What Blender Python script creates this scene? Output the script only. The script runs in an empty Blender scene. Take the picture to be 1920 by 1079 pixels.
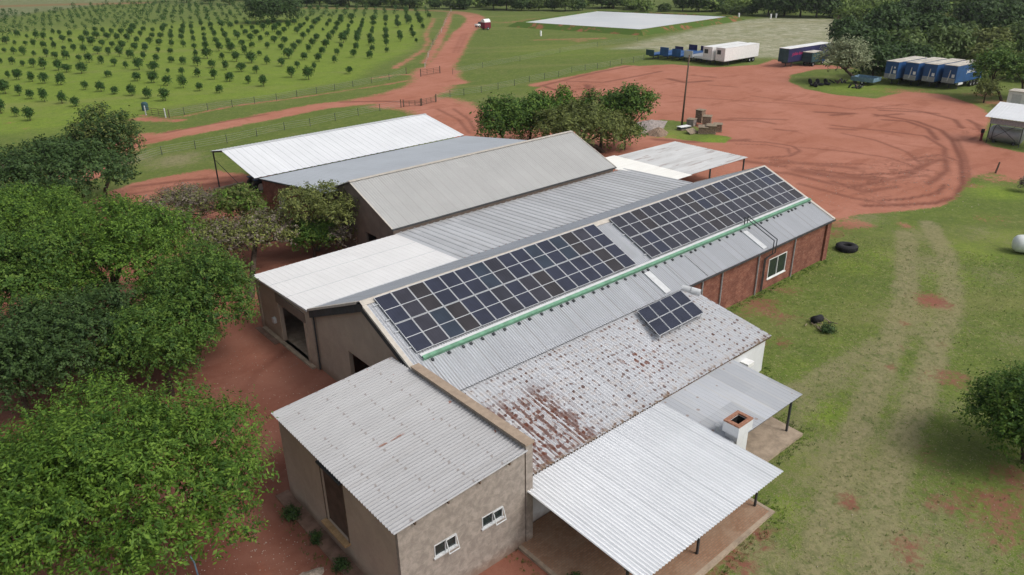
import bpy, math, random
import numpy as np
from mathutils import Matrix, Vector
R = math.radians
random.seed(7); rng = np.random.default_rng(7)
scene = bpy.context.scene

# ------------------------------------------------------------------ camera
HC = 26.6; FPX = 1400.34; PITCH = .433634; ROLL = -.0147438; YAW = .865020
def cam_axes():
    cy, sy = math.cos(YAW), math.sin(YAW)
    F = np.array([cy*math.cos(PITCH), sy*math.cos(PITCH), -math.sin(PITCH)])
    r = np.array([sy, -cy, 0.]); u = np.cross(r, F)
    return F, r*math.cos(ROLL)+u*math.sin(ROLL), -r*math.sin(ROLL)+u*math.cos(ROLL)
CF, CR, CU = cam_axes(); CP = np.array([0, 0, HC])
cd = bpy.data.cameras.new('camera'); cam = bpy.data.objects.new('camera', cd); scene.collection.objects.link(cam)
cd.sensor_width = 36; cd.lens = FPX/1920*36; cd.clip_end = 5000; cd.clip_start = .5
cam.matrix_world = Matrix(((CR[0], CU[0], -CF[0], 0), (CR[1], CU[1], -CF[1], 0), (CR[2], CU[2], -CF[2], HC), (0, 0, 0, 1)))
scene.camera = cam

# ------------------------------------------------------------------ light
SUN_EL, SUN_ROT = R(50), R(157)
w = bpy.data.worlds.new('World'); scene.world = w; w.use_nodes = True
wn = w.node_tree; bg = wn.nodes['Background']
sky = wn.nodes.new('ShaderNodeTexSky'); sky.sky_type = 'NISHITA'; sky.sun_disc = False
sky.sun_elevation = SUN_EL; sky.sun_rotation = SUN_ROT; sky.air_density = 1.0; sky.dust_density = 6.0; sky.ozone_density = 1.0
hs = wn.nodes.new('ShaderNodeHueSaturation'); hs.inputs['Saturation'].default_value = .42
wn.links.new(sky.outputs[0], hs.inputs['Color']); wn.links.new(hs.outputs[0], bg.inputs['Color'])
bg.inputs['Strength'].default_value = .15
sl = bpy.data.lights.new('sun', 'SUN'); sl.energy = 1.0; sl.angle = R(14); sl.color = (1, .965, .92)
so = bpy.data.objects.new('sun', sl); scene.collection.objects.link(so); so.location = (0, 0, 80)
sdir = Vector((math.cos(SUN_EL)*math.sin(SUN_ROT), math.cos(SUN_EL)*math.cos(SUN_ROT), math.sin(SUN_EL)))
so.rotation_euler = sdir.to_track_quat('Z', 'Y').to_euler()
scene.view_settings.view_transform = 'Standard'; scene.view_settings.look = 'None'
scene.view_settings.exposure = .0; scene.view_settings.gamma = 1

# ------------------------------------------------------------------ surveying helpers (photo pixel -> world point)
def ray(px, py):
    d = CF+CR*(px-960)/FPX-CU*(py-539.5)/FPX
    return d/np.linalg.norm(d)
def az(px, py, z): d = ray(px, py); return CP+d*(z-HC)/d[2]
def ay(px, py, Y): d = ray(px, py); return CP+d*Y/d[1]
def ax(px, py, X): d = ray(px, py); return CP+d*X/d[0]
def gz(x, y=0):
    t = np.clip((np.asarray(x, float)-20)/26, 0, 1); return .9*t*t*(3-2*t)
def gp(px, py, dz=0.):
    z = 0.
    for i in range(25): p = az(px, py, z+dz); z = float(gz(p[0]))
    return p
def mpp(p): return float((np.asarray(p)-CP)@CF)/FPX

# ------------------------------------------------------------------ objects, meshes
COL = scene.collection
class MB:
    def __init__(s): s.v = []; s.f = []
    def add(s, vs, fs):
        o = len(s.v); s.v += [tuple(map(float, p)) for p in vs]; s.f += [tuple(i+o for i in f) for f in fs]; return s
    def hexa(s, b, t):          # bottom 4, top 4
        return s.add(list(b)+list(t), [(3, 2, 1, 0), (4, 5, 6, 7), (0, 1, 5, 4), (1, 2, 6, 5), (2, 3, 7, 6), (3, 0, 4, 7)])
    def box(s, x0, x1, y0, y1, z0, z1):
        return s.hexa([(x0, y0, z0), (x1, y0, z0), (x1, y1, z0), (x0, y1, z0)], [(x0, y0, z1), (x1, y0, z1), (x1, y1, z1), (x0, y1, z1)])
    def bar(s, p, q, w, h=None, up=(0, 0, 1)):
        h = h or w; p = Vector(p); q = Vector(q); d = (q-p).normalized(); up = Vector(up)
        if abs(d.dot(up)) > .98: up = Vector((1, 0, 0))
        a = d.cross(up).normalized()*w/2; b = a.cross(d).normalized()*h/2
        return s.hexa([p-a-b, p+a-b, p+a+b, p-a+b], [q-a-b, q+a-b, q+a+b, q-a+b])
    def tube(s, p, q, r0, r1=None, n=10, cap=True):
        r1 = r0 if r1 is None else r1
        p = Vector(p); q = Vector(q); d = (q-p).normalized(); up = Vector((0, 0, 1)) if abs(d.z) < .95 else Vector((1, 0, 0))
        a = d.cross(up).normalized(); b = a.cross(d).normalized()
        vs = [c+(a*math.cos(t)+b*math.sin(t))*r for c, r in ((p, r0), (q, r1)) for t in [2*math.pi*i/n for i in range(n)]]
        fs = [(i, (i+1) % n, n+(i+1) % n, n+i) for i in range(n)]
        if cap: fs += [tuple(range(n))[::-1], tuple(range(n, 2*n))]
        return s.add(vs, fs)
    def path(s, pts, rs, n=7):
        for i in range(len(pts)-1): s.tube(pts[i], pts[i+1], rs[i], rs[i+1], n, False)
        return s
    def lathe(s, c, axis, prof, n=24):    # prof: list of (along, radius)
        c = Vector(c); d = Vector(axis).normalized(); up = Vector((0, 0, 1)) if abs(d.z) < .9 else Vector((1, 0, 0))
        a = d.cross(up).normalized(); b = a.cross(d).normalized(); vs = []
        for t, r in prof: vs += [c+d*t+(a*math.cos(2*math.pi*i/n)+b*math.sin(2*math.pi*i/n))*r for i in range(n)]
        fs = [(k*n+i, k*n+(i+1) % n, (k+1)*n+(i+1) % n, (k+1)*n+i) for k in range(len(prof)-1) for i in range(n)]
        return s.add(vs, fs)
    def build(s, name, m, parent=None, smooth=False, origin=None, bevel=0):
        me = bpy.data.meshes.new(name)
        off = Vector((0, 0, 0))
        if parent is not None: off = world_loc(parent)
        elif origin is not None: off = Vector(origin)
        v = np.array(s.v, dtype=np.float32)-np.array(off, dtype=np.float32)
        me.from_pydata(v.tolist(), [], s.f)
        me.materials.append(m)
        if smooth: me.polygons.foreach_set('use_smooth', [True]*len(me.polygons))
        o = bpy.data.objects.new(name, me); COL.objects.link(o)
        if parent is not None: o.parent = parent
        else: o.location = off
        if bevel:
            b = o.modifiers.new('bevel', 'BEVEL'); b.width = bevel; b.segments = 2; b.limit_method = 'ANGLE'
        return o
def world_loc(o):
    v = Vector(o.location)
    while o.parent: o = o.parent; v += o.location
    return v
def tag(o, label=None, cat=None, group=None, kind=None):
    if label: o['label'] = label
    if cat: o['category'] = cat
    if group: o['group'] = group
    if kind: o['kind'] = kind
    return o
def thing(name, label, cat, loc, group=None, rot=0):
    o = bpy.data.objects.new(name, None); COL.objects.link(o); o.location = tuple(float(a) for a in loc); o.rotation_euler[2] = rot
    o.empty_display_size = .3
    return tag(o, label, cat, group)
def copy_tree(o, parent=None):
    c = o.copy(); COL.objects.link(c); c.parent = parent
    for ch in list(o.children): copy_tree(ch, c)
    return c
def fast_mesh(name, V, Fq, m, attr=None):   # V (n,3), Fq (m,4)
    me = bpy.data.meshes.new(name); n, k = Fq.shape
    me.vertices.add(len(V)); me.vertices.foreach_set('co', V.astype(np.float32).ravel())
    me.loops.add(n*k); me.loops.foreach_set('vertex_index', Fq.astype(np.int32).ravel())
    me.polygons.add(n); me.polygons.foreach_set('loop_start', np.arange(0, n*k, k, dtype=np.int32))
    me.polygons.foreach_set('loop_total', np.full(n, k, dtype=np.int32))
    me.update(calc_edges=True)
    if m: me.materials.append(m)
    return me

# ------------------------------------------------------------------ materials
class Mat:
    def __init__(s, name, rough=.85, spec=.25, metal=0.):
        s.m = bpy.data.materials.new(name); s.m.use_nodes = True; s.t = s.m.node_tree; s.b = s.t.nodes['Principled BSDF']
        s.b.inputs['Roughness'].default_value = rough; s.b.inputs['Specular IOR Level'].default_value = spec; s.b.inputs['Metallic'].default_value = metal
        s._p = None
    def node(s, ty, **k):
        n = s.t.nodes.new(ty)
        for a, v in k.items(): setattr(n, a, v)
        return n
    def put(s, sock, v):
        if isinstance(v, bpy.types.NodeSocket): s.t.links.new(v, sock)
        elif isinstance(v, (tuple, list)): sock.default_value = tuple(v)+((1,) if len(v) == 3 and len(sock.default_value) == 4 else ())
        else: sock.default_value = v
    def pos(s):
        if s._p is None: s._p = s.node('ShaderNodeNewGeometry')
        return s._p.outputs['Position']
    def island(s):
        s.pos(); return s._p.outputs['Random Per Island']
    def sep(s, v=None):
        n = s.node('ShaderNodeSeparateXYZ'); s.put(n.inputs[0], v if v is not None else s.pos()); return n.outputs
    def comb(s, x, y, z):
        n = s.node('ShaderNodeCombineXYZ')
        for i, a in enumerate((x, y, z)): s.put(n.inputs[i], a)
        return n.outputs[0]
    def scale(s, sx, sy, sz, v=None):
        n = s.node('ShaderNodeVectorMath', operation='MULTIPLY'); s.put(n.inputs[0], v if v is not None else s.pos()); n.inputs[1].default_value = (sx, sy, sz); return n.outputs[0]
    def noise(s, sc, det=4, ro=.6, v=None, dist=0):
        n = s.node('ShaderNodeTexNoise'); s.put(n.inputs['Vector'], v if v is not None else s.pos())
        n.inputs['Scale'].default_value = sc; n.inputs['Detail'].default_value = det; n.inputs['Roughness'].default_value = ro; n.inputs['Distortion'].default_value = dist
        return n.outputs['Fac']
    def white(s, v):
        n = s.node('ShaderNodeTexWhiteNoise'); s.put(n.inputs['Vector'], v); return n.outputs['Value']
    def ma(s, op, a, b=0., c=0., clamp=False):
        n = s.node('ShaderNodeMath', operation=op); n.use_clamp = clamp
        s.put(n.inputs[0], a); s.put(n.inputs[1], b)
        if op in ('MULTIPLY_ADD', 'COMPARE', 'SMOOTH_MIN'): s.put(n.inputs[2], c)
        return n.outputs[0]
    def step(s, v, a, b, lo=0., hi=1.):
        n = s.node('ShaderNodeMapRange', interpolation_type='SMOOTHSTEP'); s.put(n.inputs['Value'], v)
        n.inputs['From Min'].default_value = a; n.inputs['From Max'].default_value = b; n.inputs['To Min'].default_value = lo; n.inputs['To Max'].default_value = hi
        return n.outputs['Result']
    def mix(s, f, a, b, mode='MIX'):
        n = s.node('ShaderNodeMix', data_type='RGBA', blend_type=mode); s.put(n.inputs[0], f); s.put(n.inputs[6], a); s.put(n.inputs[7], b); return n.outputs[2]
    def ramp(s, f, st):
        n = s.node('ShaderNodeValToRGB'); s.put(n.inputs[0], f); e = n.color_ramp.elements
        while len(e) < len(st): e.new(.5)
        for el, (p, c) in zip(e, st): el.position = p; el.color = tuple(c)+(1,)
        return n.outputs[0]
    def attr(s, name):
        n = s.node('ShaderNodeAttribute', attribute_name=name); return n
    def col(s, c): s.put(s.b.inputs['Base Color'], c); return s
    def bump(s, h, dist=.02, st=.5):
        n = s.node('ShaderNodeBump'); n.inputs['Strength'].default_value = st; n.inputs['Distance'].default_value = dist; s.put(n.inputs['Height'], h); s.put(s.b.inputs['Normal'], n.outputs[0]); return s
def mul(c, k): return tuple(a*k for a in c)
def plain(name, c, rough=.7, spec=.3, metal=0., var=.25, sc=3.):
    m = Mat(name, rough, spec, metal); f = m.noise(sc, 5, .65)
    m.col(m.mix(m.step(f, .3, .7), mul(c, 1-var), mul(c, 1+var*.6))); return m.m

def roof_mat(name, c, axis='y', rough=.5, spec=.4, metal=0., sheet=.76, sheetvar=.08, stain=.25, staincol=(.16, .13, .10), rust=None, blot=0., lap=.30):
    """metal sheeting; axis = the direction the corrugations run"""
    m = Mat(name, rough, spec, metal); p = m.sep(); a, b = (p[0], p[1]) if axis == 'y' else (p[1], p[0])
    band = m.white(m.comb(m.ma('FLOOR', m.ma('DIVIDE', a, sheet)), m.ma('FLOOR', m.ma('DIVIDE', b, 6.3)), 0.))
    base = m.mix(band, mul(c, 1-sheetvar), mul(c, 1+sheetvar))
    st = m.noise(1., 5, .6, m.scale(*((2.2, .35, 1) if axis == 'y' else (.35, 2.2, 1))))
    base = m.mix(m.ma('MULTIPLY', m.step(st, .45, .75), stain), base, staincol)
    big = m.noise(.22, 4, .6); base = m.mix(m.step(big, .35, .7, 0, .35), base, mul(c, .80))
    if blot:
        bl = m.noise(2.3, 6, .7); base = m.mix(m.step(bl, .60, .72, 0, blot), base, staincol)
    # thin dark lap lines between sheets and dirt sitting on them
    fr = m.ma('ABSOLUTE', m.ma('SUBTRACT', m.ma('FRACT', m.ma('DIVIDE', a, sheet)), .5))
    base = m.mix(m.step(fr, .44, .49, 0, lap), base, staincol)
    if rust: base = rust(m, p, base)
    m.col(base); return m.m
def dots(m, a, b, pa, pb, r0, r1, prob, seed=0., jit=.25):
    """rust freckles round the screws: a lattice with spacing pa x pb"""
    u = m.ma('DIVIDE', a, pa); v = m.ma('DIVIDE', b, pb); fu = m.ma('FLOOR', u); fv = m.ma('FLOOR', v)
    k = m.comb(fu, fv, seed); rn = m.white(k); r2 = m.white(m.comb(fu, fv, seed+5.3)); r3 = m.white(m.comb(fv, fu, seed+9.1))
    du = m.ma('MULTIPLY', m.ma('ADD', m.ma('SUBTRACT', m.ma('FRACT', u), .5), m.ma('MULTIPLY', m.ma('SUBTRACT', r2, .5), jit)), pa)
    dv = m.ma('MULTIPLY', m.ma('ADD', m.ma('SUBTRACT', m.ma('FRACT', v), .5), m.ma('MULTIPLY', m.ma('SUBTRACT', r3, .5), jit)), pb)
    d = m.ma('SQRT', m.ma('ADD', m.ma('MULTIPLY', du, du), m.ma('MULTIPLY', dv, dv)))
    d = m.ma('ADD', d, m.ma('MULTIPLY', m.ma('SUBTRACT', m.noise(14, 3), .5), .10))
    rad = m.ma('MULTIPLY_ADD', m.ma('MULTIPLY', r2, r2), r1-r0, r0)
    inside = m.step(m.ma('SUBTRACT', rad, d), 0., .03)
    on = m.ma('LESS_THAN', rn, prob); return m.ma('MULTIPLY', inside, on)
def rust_G(m, p, base):
    x, y = p[0], p[1]
    d1 = dots(m, x, y, .40, .52, .075, .14, .78, 1., .28); d2 = dots(m, x, y, .57, .34, .05, .085, .28, 3.)
    big = m.step(m.noise(.5, 3, .6), .42, .68)
    halo = dots(m, x, y, .40, .55, .14, .24, .6, 1., .2)
    base = m.mix(m.ma('MULTIPLY', halo, .20), base, (.45, .34, .25))
    base = m.mix(m.ma('MULTIPLY', d2, .8), base, (.20, .12, .08))
    base = m.mix(m.ma('MULTIPLY', d1, m.ma('MULTIPLY_ADD', big, .35, .6)), base, (.11, .055, .042))
    # badly rusted corner beside the parapet: whole corrugations gone brown
    ex = m.ma('MULTIPLY', m.step(x, 19.0, 19.6), m.step(x, 23.4, 25.2, 1., 0.)); ey = m.ma('MULTIPLY', m.step(y, 21.0, 21.8), m.step(y, 25.4, 27.0, 1., 0.))
    reg = m.ma('MULTIPLY', ex, ey)
    ln = m.white(m.comb(m.ma('FLOOR', m.ma('DIVIDE', x, .15)), 0., 2.)); ln = m.ma('GREATER_THAN', ln, .42)
    br = m.step(m.noise(1.4, 3, .6, m.scale(3., 1., 1.)), .38, .52)
    stk = m.ma('MULTIPLY', m.ma('MULTIPLY', ln, br), reg)
    d3 = dots(m, x, y, .30, .42, .05, .15, .8, 7.)
    base = m.mix(m.ma('MULTIPLY', stk, .85), base, (.13, .05, .03))
    base = m.mix(m.ma('MULTIPLY', m.ma('MULTIPLY', d3, reg), .9), base, (.14, .05, .03))
    # second patch further along
    q = m.ma('ADD', m.ma('POWER', m.ma('SUBTRACT', x, 31.0), 2.), m.ma('POWER', m.ma('SUBTRACT', y, 24.4), 2.))
    base = m.mix(m.ma('MULTIPLY', m.ma('MULTIPLY', m.step(q, 3.5, .3), dots(m, x, y, .4, .45, .08, .20, .6, 11.)), .85), base, (.17, .06, .035))
    # rusty eave
    base = m.mix(m.ma('MULTIPLY', m.step(y, 21.75, 21.45), m.step(m.noise(3.), .45, .6, 0., .8)), base, (.20, .12, .06))
    return base
def rust_K(m, p, base):
    x, y = p[0], p[1]
    d = dots(m, x, y, 1.62, .35, .07, .09, .85, 2., .06)
    base = m.mix(m.ma('MULTIPLY', d, .6), base, (.14, .11, .095))
    d = dots(m, x, y, .81, .7, .06, .10, .10, 5., .3)
    base = m.mix(m.ma('MULTIPLY', m.ma('MULTIPLY', d, m.step(x, 15.2, 17.)), .8), base, (.22, .07, .03))
    # one rusty streak
    s = m.ma('MULTIPLY', m.step(m.ma('ABSOLUTE', m.ma('SUBTRACT', y, 25.75)), .09, .04), m.ma('MULTIPLY', m.step(x, 13.5, 13.7), m.step(x, 14.9, 15.2, 1., 0.)))
    base = m.mix(m.ma('MULTIPLY', s, m.step(m.noise(4.), .45, .55)), base, (.20, .10, .07)); return base
def rust_lite(m, p, base):
    d = dots(m, p[0], p[1], .9, .8, .03, .12, .35, 4.); return m.mix(m.ma('MULTIPLY', d, .55), base, (.24, .15, .10))
def patchy_F(m, p, base):
    s = m.noise(1., 4, .65, m.scale(.25, 1.6, 1)); return m.mix(m.step(s, .56, .66, 0, .6), base, (.20, .13, .11))

M = {}
M['main_roof'] = roof_mat('galvanised_roof', (.44, .46, .49), 'y', .5, .4, sheetvar=.05, stain=.10)
M['main_roof_n'] = roof_mat('galvanised_roof_back', (.48, .505, .54), 'y', .5, .4, sheetvar=.03, stain=.06)
M['ridge'] = plain('weathered_ridge_flashing', (.50, .465, .41), .6, .3, var=.12)
M['flat_white'] = roof_mat('white_painted_roof', (.74, .74, .735), 'y', .5, .3, sheetvar=.015, stain=.06, staincol=(.40, .36, .30), lap=.05)
M['flat_grey'] = roof_mat('old_grey_roof', (.45, .465, .485), 'y', .55, .35, sheetvar=.10, stain=.15, sheet=.69)
M['hall_roof'] = roof_mat('matt_grey_fibre_roof', (.365, .37, .365), 'y', .8, .2, sheetvar=.03, stain=.10, sheet=1.05, staincol=(.24, .23, .21))
M['low_roof'] = roof_mat('blue_grey_roof', (.42, .455, .49), 'y', .55, .35, sheetvar=.02, stain=.12, blot=.25, staincol=(.28, .30, .33))
M['canopy_white'] = roof_mat('white_canopy_roof', (.70, .72, .74), 'y', .45, .35, sheetvar=.03, stain=.05, staincol=(.5, .52, .54), sheet=.86)
M['rust_roof'] = roof_mat('rusting_roof', (.50, .515, .54), 'y', .6, .3, sheetvar=.05, stain=.10, rust=rust_G, lap=.10)
M['shed_roof'] = roof_mat('screw_spotted_roof', (.36, .365, .375), 'x', .55, .35, sheetvar=.04, stain=.12, rust=rust_K, lap=.08)
M['veranda_roof'] = roof_mat('new_galvanised_roof', (.80, .82, .84), 'y', .36, .5, metal=.1, sheetvar=.03, stain=.04, staincol=(.4, .42, .44))
M['patch_roof'] = roof_mat('patched_flat_roof', (.41, .43, .46), 'y', .5, .35, sheetvar=.16, stain=.25, sheet=1.15, rust=rust_lite, staincol=(.52, .50, .45))
M['far_roof'] = roof_mat('stained_carport_roof', (.54, .55, .55), 'x', .55, .3, sheetvar=.08, stain=.35, staincol=(.34, .30, .27), rust=patchy_F)
M['far_white'] = roof_mat('cream_white_roof', (.80, .80, .76), 'x', .5, .3, sheetvar=.03, stain=.15, staincol=(.5, .47, .38))

def plaster(name, c, mott=.35, sc=1.2):
    m = Mat(name, .92, .12); f = m.noise(sc, 8, .68, dist=.4); g = m.noise(9, 4); p = m.sep()
    b = m.mix(m.step(f, .36, .66), mul(c, 1-mott), mul(c, 1+mott*.45)); b = m.mix(m.step(g, .3, .7, 0, .18), b, mul(c, .7))
    b = m.mix(m.ma('MULTIPLY', m.step(m.ma('ADD', p[2], m.ma('MULTIPLY', f, .8)), 1.15, .45), .6), b, (.21, .125, .085))   # splashed soil
    st = m.noise(1.2, 4, .6, m.scale(4, 4, .5)); b = m.mix(m.step(st, .55, .8, 0, .25), b, mul(c, .6))
    m.col(b); m.bump(m.ma('ADD', f, m.ma('MULTIPLY', g, .5)), .02, .5); return m.m
M['tan_wall'] = plaster('tan_plaster', (.43, .355, .285), .10, .7)
M['grey_wall'] = plaster('bare_grey_plaster', (.33, .29, .255), .26, 2.6)
M['white_wall'] = plaster('white_painted_plaster', (.66, .68, .70), .06)
M['brown_wall'] = plaster('brown_plaster', (.21, .165, .135), .15)
M['parapet'] = plaster('parapet_coping', (.37, .29, .22), .15, 3.)
def brick():
    m = Mat('red_face_brick', .9, .15); p = m.sep(); uv = m.comb(m.ma('ADD', p[0], p[1]), p[2], 0.)
    t = m.node('ShaderNodeTexBrick'); m.put(t.inputs['Vector'], uv); t.inputs['Scale'].default_value = 1; t.inputs['Brick Width'].default_value = .235; t.inputs['Row Height'].default_value = .085
    t.inputs['Mortar Size'].default_value = .009; t.inputs['Color1'].default_value = (.24, .072, .042, 1); t.inputs['Color2'].default_value = (.33, .125, .075, 1); t.inputs['Mortar'].default_value = (.28, .21, .17, 1); t.inputs['Bias'].default_value = -.2
    v = m.noise(1.3, 8, .75); b = m.mix(m.step(v, .38, .62, 0, .75), t.outputs['Color'], (.13, .05, .038)); b = m.mix(m.step(m.noise(6, 4, .7), .50, .68, 0, .55), b, (.34, .19, .14)); hb = m.white(m.comb(m.ma('FLOOR', m.ma('DIVIDE', m.ma('ADD', p[0], p[1]), .47)), m.ma('FLOOR', m.ma('DIVIDE', p[2], .17)), 0.)); b = m.mix(m.ma('MULTIPLY', hb, .45), b, (.12, .045, .035))
    m.col(b); m.bump(t.outputs['Fac'], .01, -.4); return m.m
M['brick'] = brick()
M['concrete'] = plain('concrete', (.36, .29, .22), .9, .1, var=.25, sc=2)
M['plinth'] = plain('soil_stained_concrete', (.20, .13, .10), .95, .08, var=.3, sc=2)
M['dark_steel'] = plain('dark_painted_steel', (.045, .05, .055), .5, .4, sc=8)
M['grey_steel'] = plain('grey_steel', (.30, .31, .32), .5, .4, sc=6)
M['fascia'] = plain('dark_fascia', (.055, .058, .06), .7, .2)
M['white_paint'] = plain('white_paint', (.76, .77, .76), .5, .4, var=.08)
M['light_metal'] = plain('pale_metal', (.55, .57, .58), .45, .4, var=.1)
M['green_paint'] = plain('faded_green_paint', (.14, .30, .20), .6, .3, var=.25)
M['black'] = plain('black_rubber', (.022, .022, .024), .8, .2, sc=10)
M['dark'] = plain('flue_shade_black', (.02, .019, .018), .9, .1)
M['wood'] = plain('weathered_timber', (.13, .095, .07), .85, .15, var=.4, sc=9)
M['door_wood'] = plain('brown_door_paint', (.095, .065, .05), .7, .25, var=.35, sc=1.2)
M['old_wood'] = plain('grey_pallet_timber', (.27, .22, .16), .9, .1, var=.4, sc=5)
M['sill'] = plain('worn_timber_sill', (.38, .25, .13), .8, .2, var=.3, sc=3)
M['blue'] = plain('blue_trailer_paint', (.02, .085, .24), .5, .4, var=.2, sc=.8)
M['navy'] = plain('navy_curtain', (.022, .022, .085), .65, .3, var=.25, sc=.8)
M['teal'] = plain('dark_teal_paint', (.03, .075, .085), .6, .3, var=.3, sc=1)
M['trailer_roof'] = plain('dusty_trailer_roof', (.52, .49, .43), .8, .2, var=.3, sc=.8)
M['red'] = plain('oxide_red_paint', (.17, .02, .035), .6, .3)
M['red_text'] = plain('red_lettering', (.36, .02, .10), .6, .3)
M['tank'] = plain('dull_silver_tank', (.34, .36, .37), .5, .4, metal=.3, var=.15, sc=1.5)
M['plastic'] = plain('white_tank_plastic', (.70, .74, .72), .45, .4, var=.06)
M['tractor'] = plain('tractor_blue_paint', (.03, .07, .16), .5, .4)
M['rock'] = plain('pale_rubble', (.36, .30, .25), .9, .1, var=.4, sc=6)
M['brickpile'] = plain('stacked_brick', (.26, .19, .14), .9, .1, var=.6, sc=7)
M['grey_pile'] = plain('grey_gravel', (.31, .27, .25), .9, .1, var=.35, sc=3)
M['light_blue'] = plain('faded_blue_paint', (.16, .26, .34), .6, .3, sc=2)
M['bark'] = plain('bark', (.075, .055, .042), .95, .1, var=.4, sc=6)
M['bark_grey'] = plain('grey_bark', (.17, .14, .11), .95, .1, var=.4, sc=6)
def brickfloor():
    m = Mat('red_paving_brick', .9, .15); p = m.sep()
    t = m.node('ShaderNodeTexBrick'); m.put(t.inputs['Vector'], m.comb(p[0], p[1], 0.)); t.inputs['Scale'].default_value = 1; t.inputs['Brick Width'].default_value = .24; t.inputs['Row Height'].default_value = .12
    t.inputs['Mortar Size'].default_value = .012; t.inputs['Color1'].default_value = (.26, .145, .09, 1); t.inputs['Color2'].default_value = (.33, .20, .13, 1); t.inputs['Mortar'].default_value = (.20, .15, .11, 1)
    m.col(m.mix(m.step(m.noise(.9, 6, .65), .4, .7, 0, .6), t.outputs['Color'], (.34, .25, .18))); m.bump(t.outputs['Fac'], .01, -.3); return m.m
M['paving'] = brickfloor()
def glassm():
    m = Mat('window_glass', .12, .6); m.col((.02, .03, .03)); return m.m
M['glass'] = glassm()
def pv(name, c):
    m = Mat(name, .22, .5); p = m.sep()
    st = m.ma('ABSOLUTE', m.ma('SUBTRACT', m.ma('FRACT', m.ma('DIVIDE', p[0], .192)), .5))
    ln = m.step(st, .44, .48); m.col(m.mix(m.ma('MULTIPLY', ln, .55), m.mix(m.step(m.noise(.8, 4), .3, .7), mul(c, .85), mul(c, 1.2)), mul(c, .35))); return m.m
PV = {'n': pv('navy_cells', (.024, .028, .048)), 'p': pv('slate_cells', (.034, .034, .046)), 'b': pv('brown_cells', (.030, .027, .030)), 't': pv('blue_cells', (.025, .036, .055)), 'k': pv('dark_cells', (.028, .029, .040))}
M['pv_frame'] = plain('aluminium_frame', (.56, .58, .60), .4, .5, metal=.2, var=.05)

def leafmat(name, c0, c1, c2, hue_sc=.5, trans=.25):
    """c0 dark, c1 mid, c2 bright young leaf"""
    m = Mat(name, .62, .25); isl = m.island(); f = m.noise(hue_sc, 3, .6); f2 = m.noise(hue_sc*4, 2, .6)
    b = m.mix(m.step(f, .35, .65), c0, c1); b = m.mix(m.step(m.ma('ADD', f2, m.ma('MULTIPLY', isl, .22)), .52, .76), b, c2)
    b = m.mix(m.ma('MULTIPLY', m.ma('FRACT', m.ma('MULTIPLY', isl, 7.3)), .25), b, mul(c0, .8)); m.col(b)
    tr = m.node('ShaderNodeBsdfTranslucent'); m.put(tr.inputs['Color'], b); mx = m.node('ShaderNodeMixShader'); mx.inputs[0].default_value = trans
    out = m.t.nodes['Material Output']; m.t.links.new(m.b.outputs[0], mx.inputs[1]); m.t.links.new(tr.outputs[0], mx.inputs[2]); m.t.links.new(mx.outputs[0], out.inputs['Surface'])
    return m.m
L = {}
L['bright'] = leafmat('fresh_green_leaves', (.040, .098, .012), (.078, .158, .018), (.16, .27, .034), .5)
L['mid'] = leafmat('mid_green_leaves', (.036, .088, .015), (.066, .140, .021), (.135, .22, .034), .5)
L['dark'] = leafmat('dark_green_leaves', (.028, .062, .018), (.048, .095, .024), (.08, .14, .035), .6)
L['olive'] = leafmat('olive_leaves', (.085, .110, .032), (.135, .165, .045), (.20, .235, .06), .7)
L['thorn'] = leafmat('sparse_thorn_leaves', (.10, .115, .04), (.16, .18, .055), (.24, .27, .065), 1.2)
L['twig'] = leafmat('dry_grey_twigs', (.12, .095, .075), (.17, .14, .11), (.22, .19, .15), 1., .05)
L['pale'] = leafmat('pale_silvery_leaves', (.13, .16, .08), (.24, .28, .15), (.36, .40, .24), .8)
L['orchard'] = leafmat('orchard_leaves', (.026, .074, .015), (.044, .108, .020), (.072, .155, .030), 1.)
L['scrub'] = leafmat('bush_leaves', (.08, .13, .03), (.13, .20, .04), (.19, .27, .06), .15)
L['farbush'] = leafmat('far_bush_leaves', (.055, .095, .024), (.09, .14, .035), (.13, .19, .05), .12)

# ------------------------------------------------------------------ GROUND
def P(pts): return np.array([gp(*p)[:2] for p in pts])
def seg_dist(Q, a, b):
    ab = b-a; t = np.clip(((Q-a)@ab)/(ab@ab+1e-9), 0, 1); return np.hypot(*(Q-a-t[:, None]*ab).T)
def poly_sd(Q, poly):       # signed distance, + inside
    n = len(poly); d = np.full(len(Q), 1e9); ins = np.zeros(len(Q), bool)
    for i in range(n):
        a, b = poly[i], poly[(i+1) % n]; d = np.minimum(d, seg_dist(Q, a, b))
        c = (a[1] > Q[:, 1]) != (b[1] > Q[:, 1]); xx = (b[0]-a[0])*(Q[:, 1]-a[1])/(b[1]-a[1]+1e-12)+a[0]; ins ^= c & (Q[:, 0] < xx)
    return np.where(ins, d, -d)
def line_d(Q, pts):
    d = np.full(len(Q), 1e9)
    for i in range(len(pts)-1): d = np.minimum(d, seg_dist(Q, pts[i], pts[i+1]))
    return d
def sm(v, a, b): t = np.clip((v-a)/(b-a), 0, 1); return t*t*(3-2*t)
def axis(lo, f0, f1, hi, st):
    a = list(np.arange(f0, f1, st)); s = st; x = a[-1]
    while x < hi: s = min(s*1.018, 40); x += s; a.append(x)
    s = st; x = f0
    pre = []
    while x > lo: s = min(s*1.06, 60); x -= s; pre.append(x)
    return np.array(pre[::-1]+a)
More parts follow.
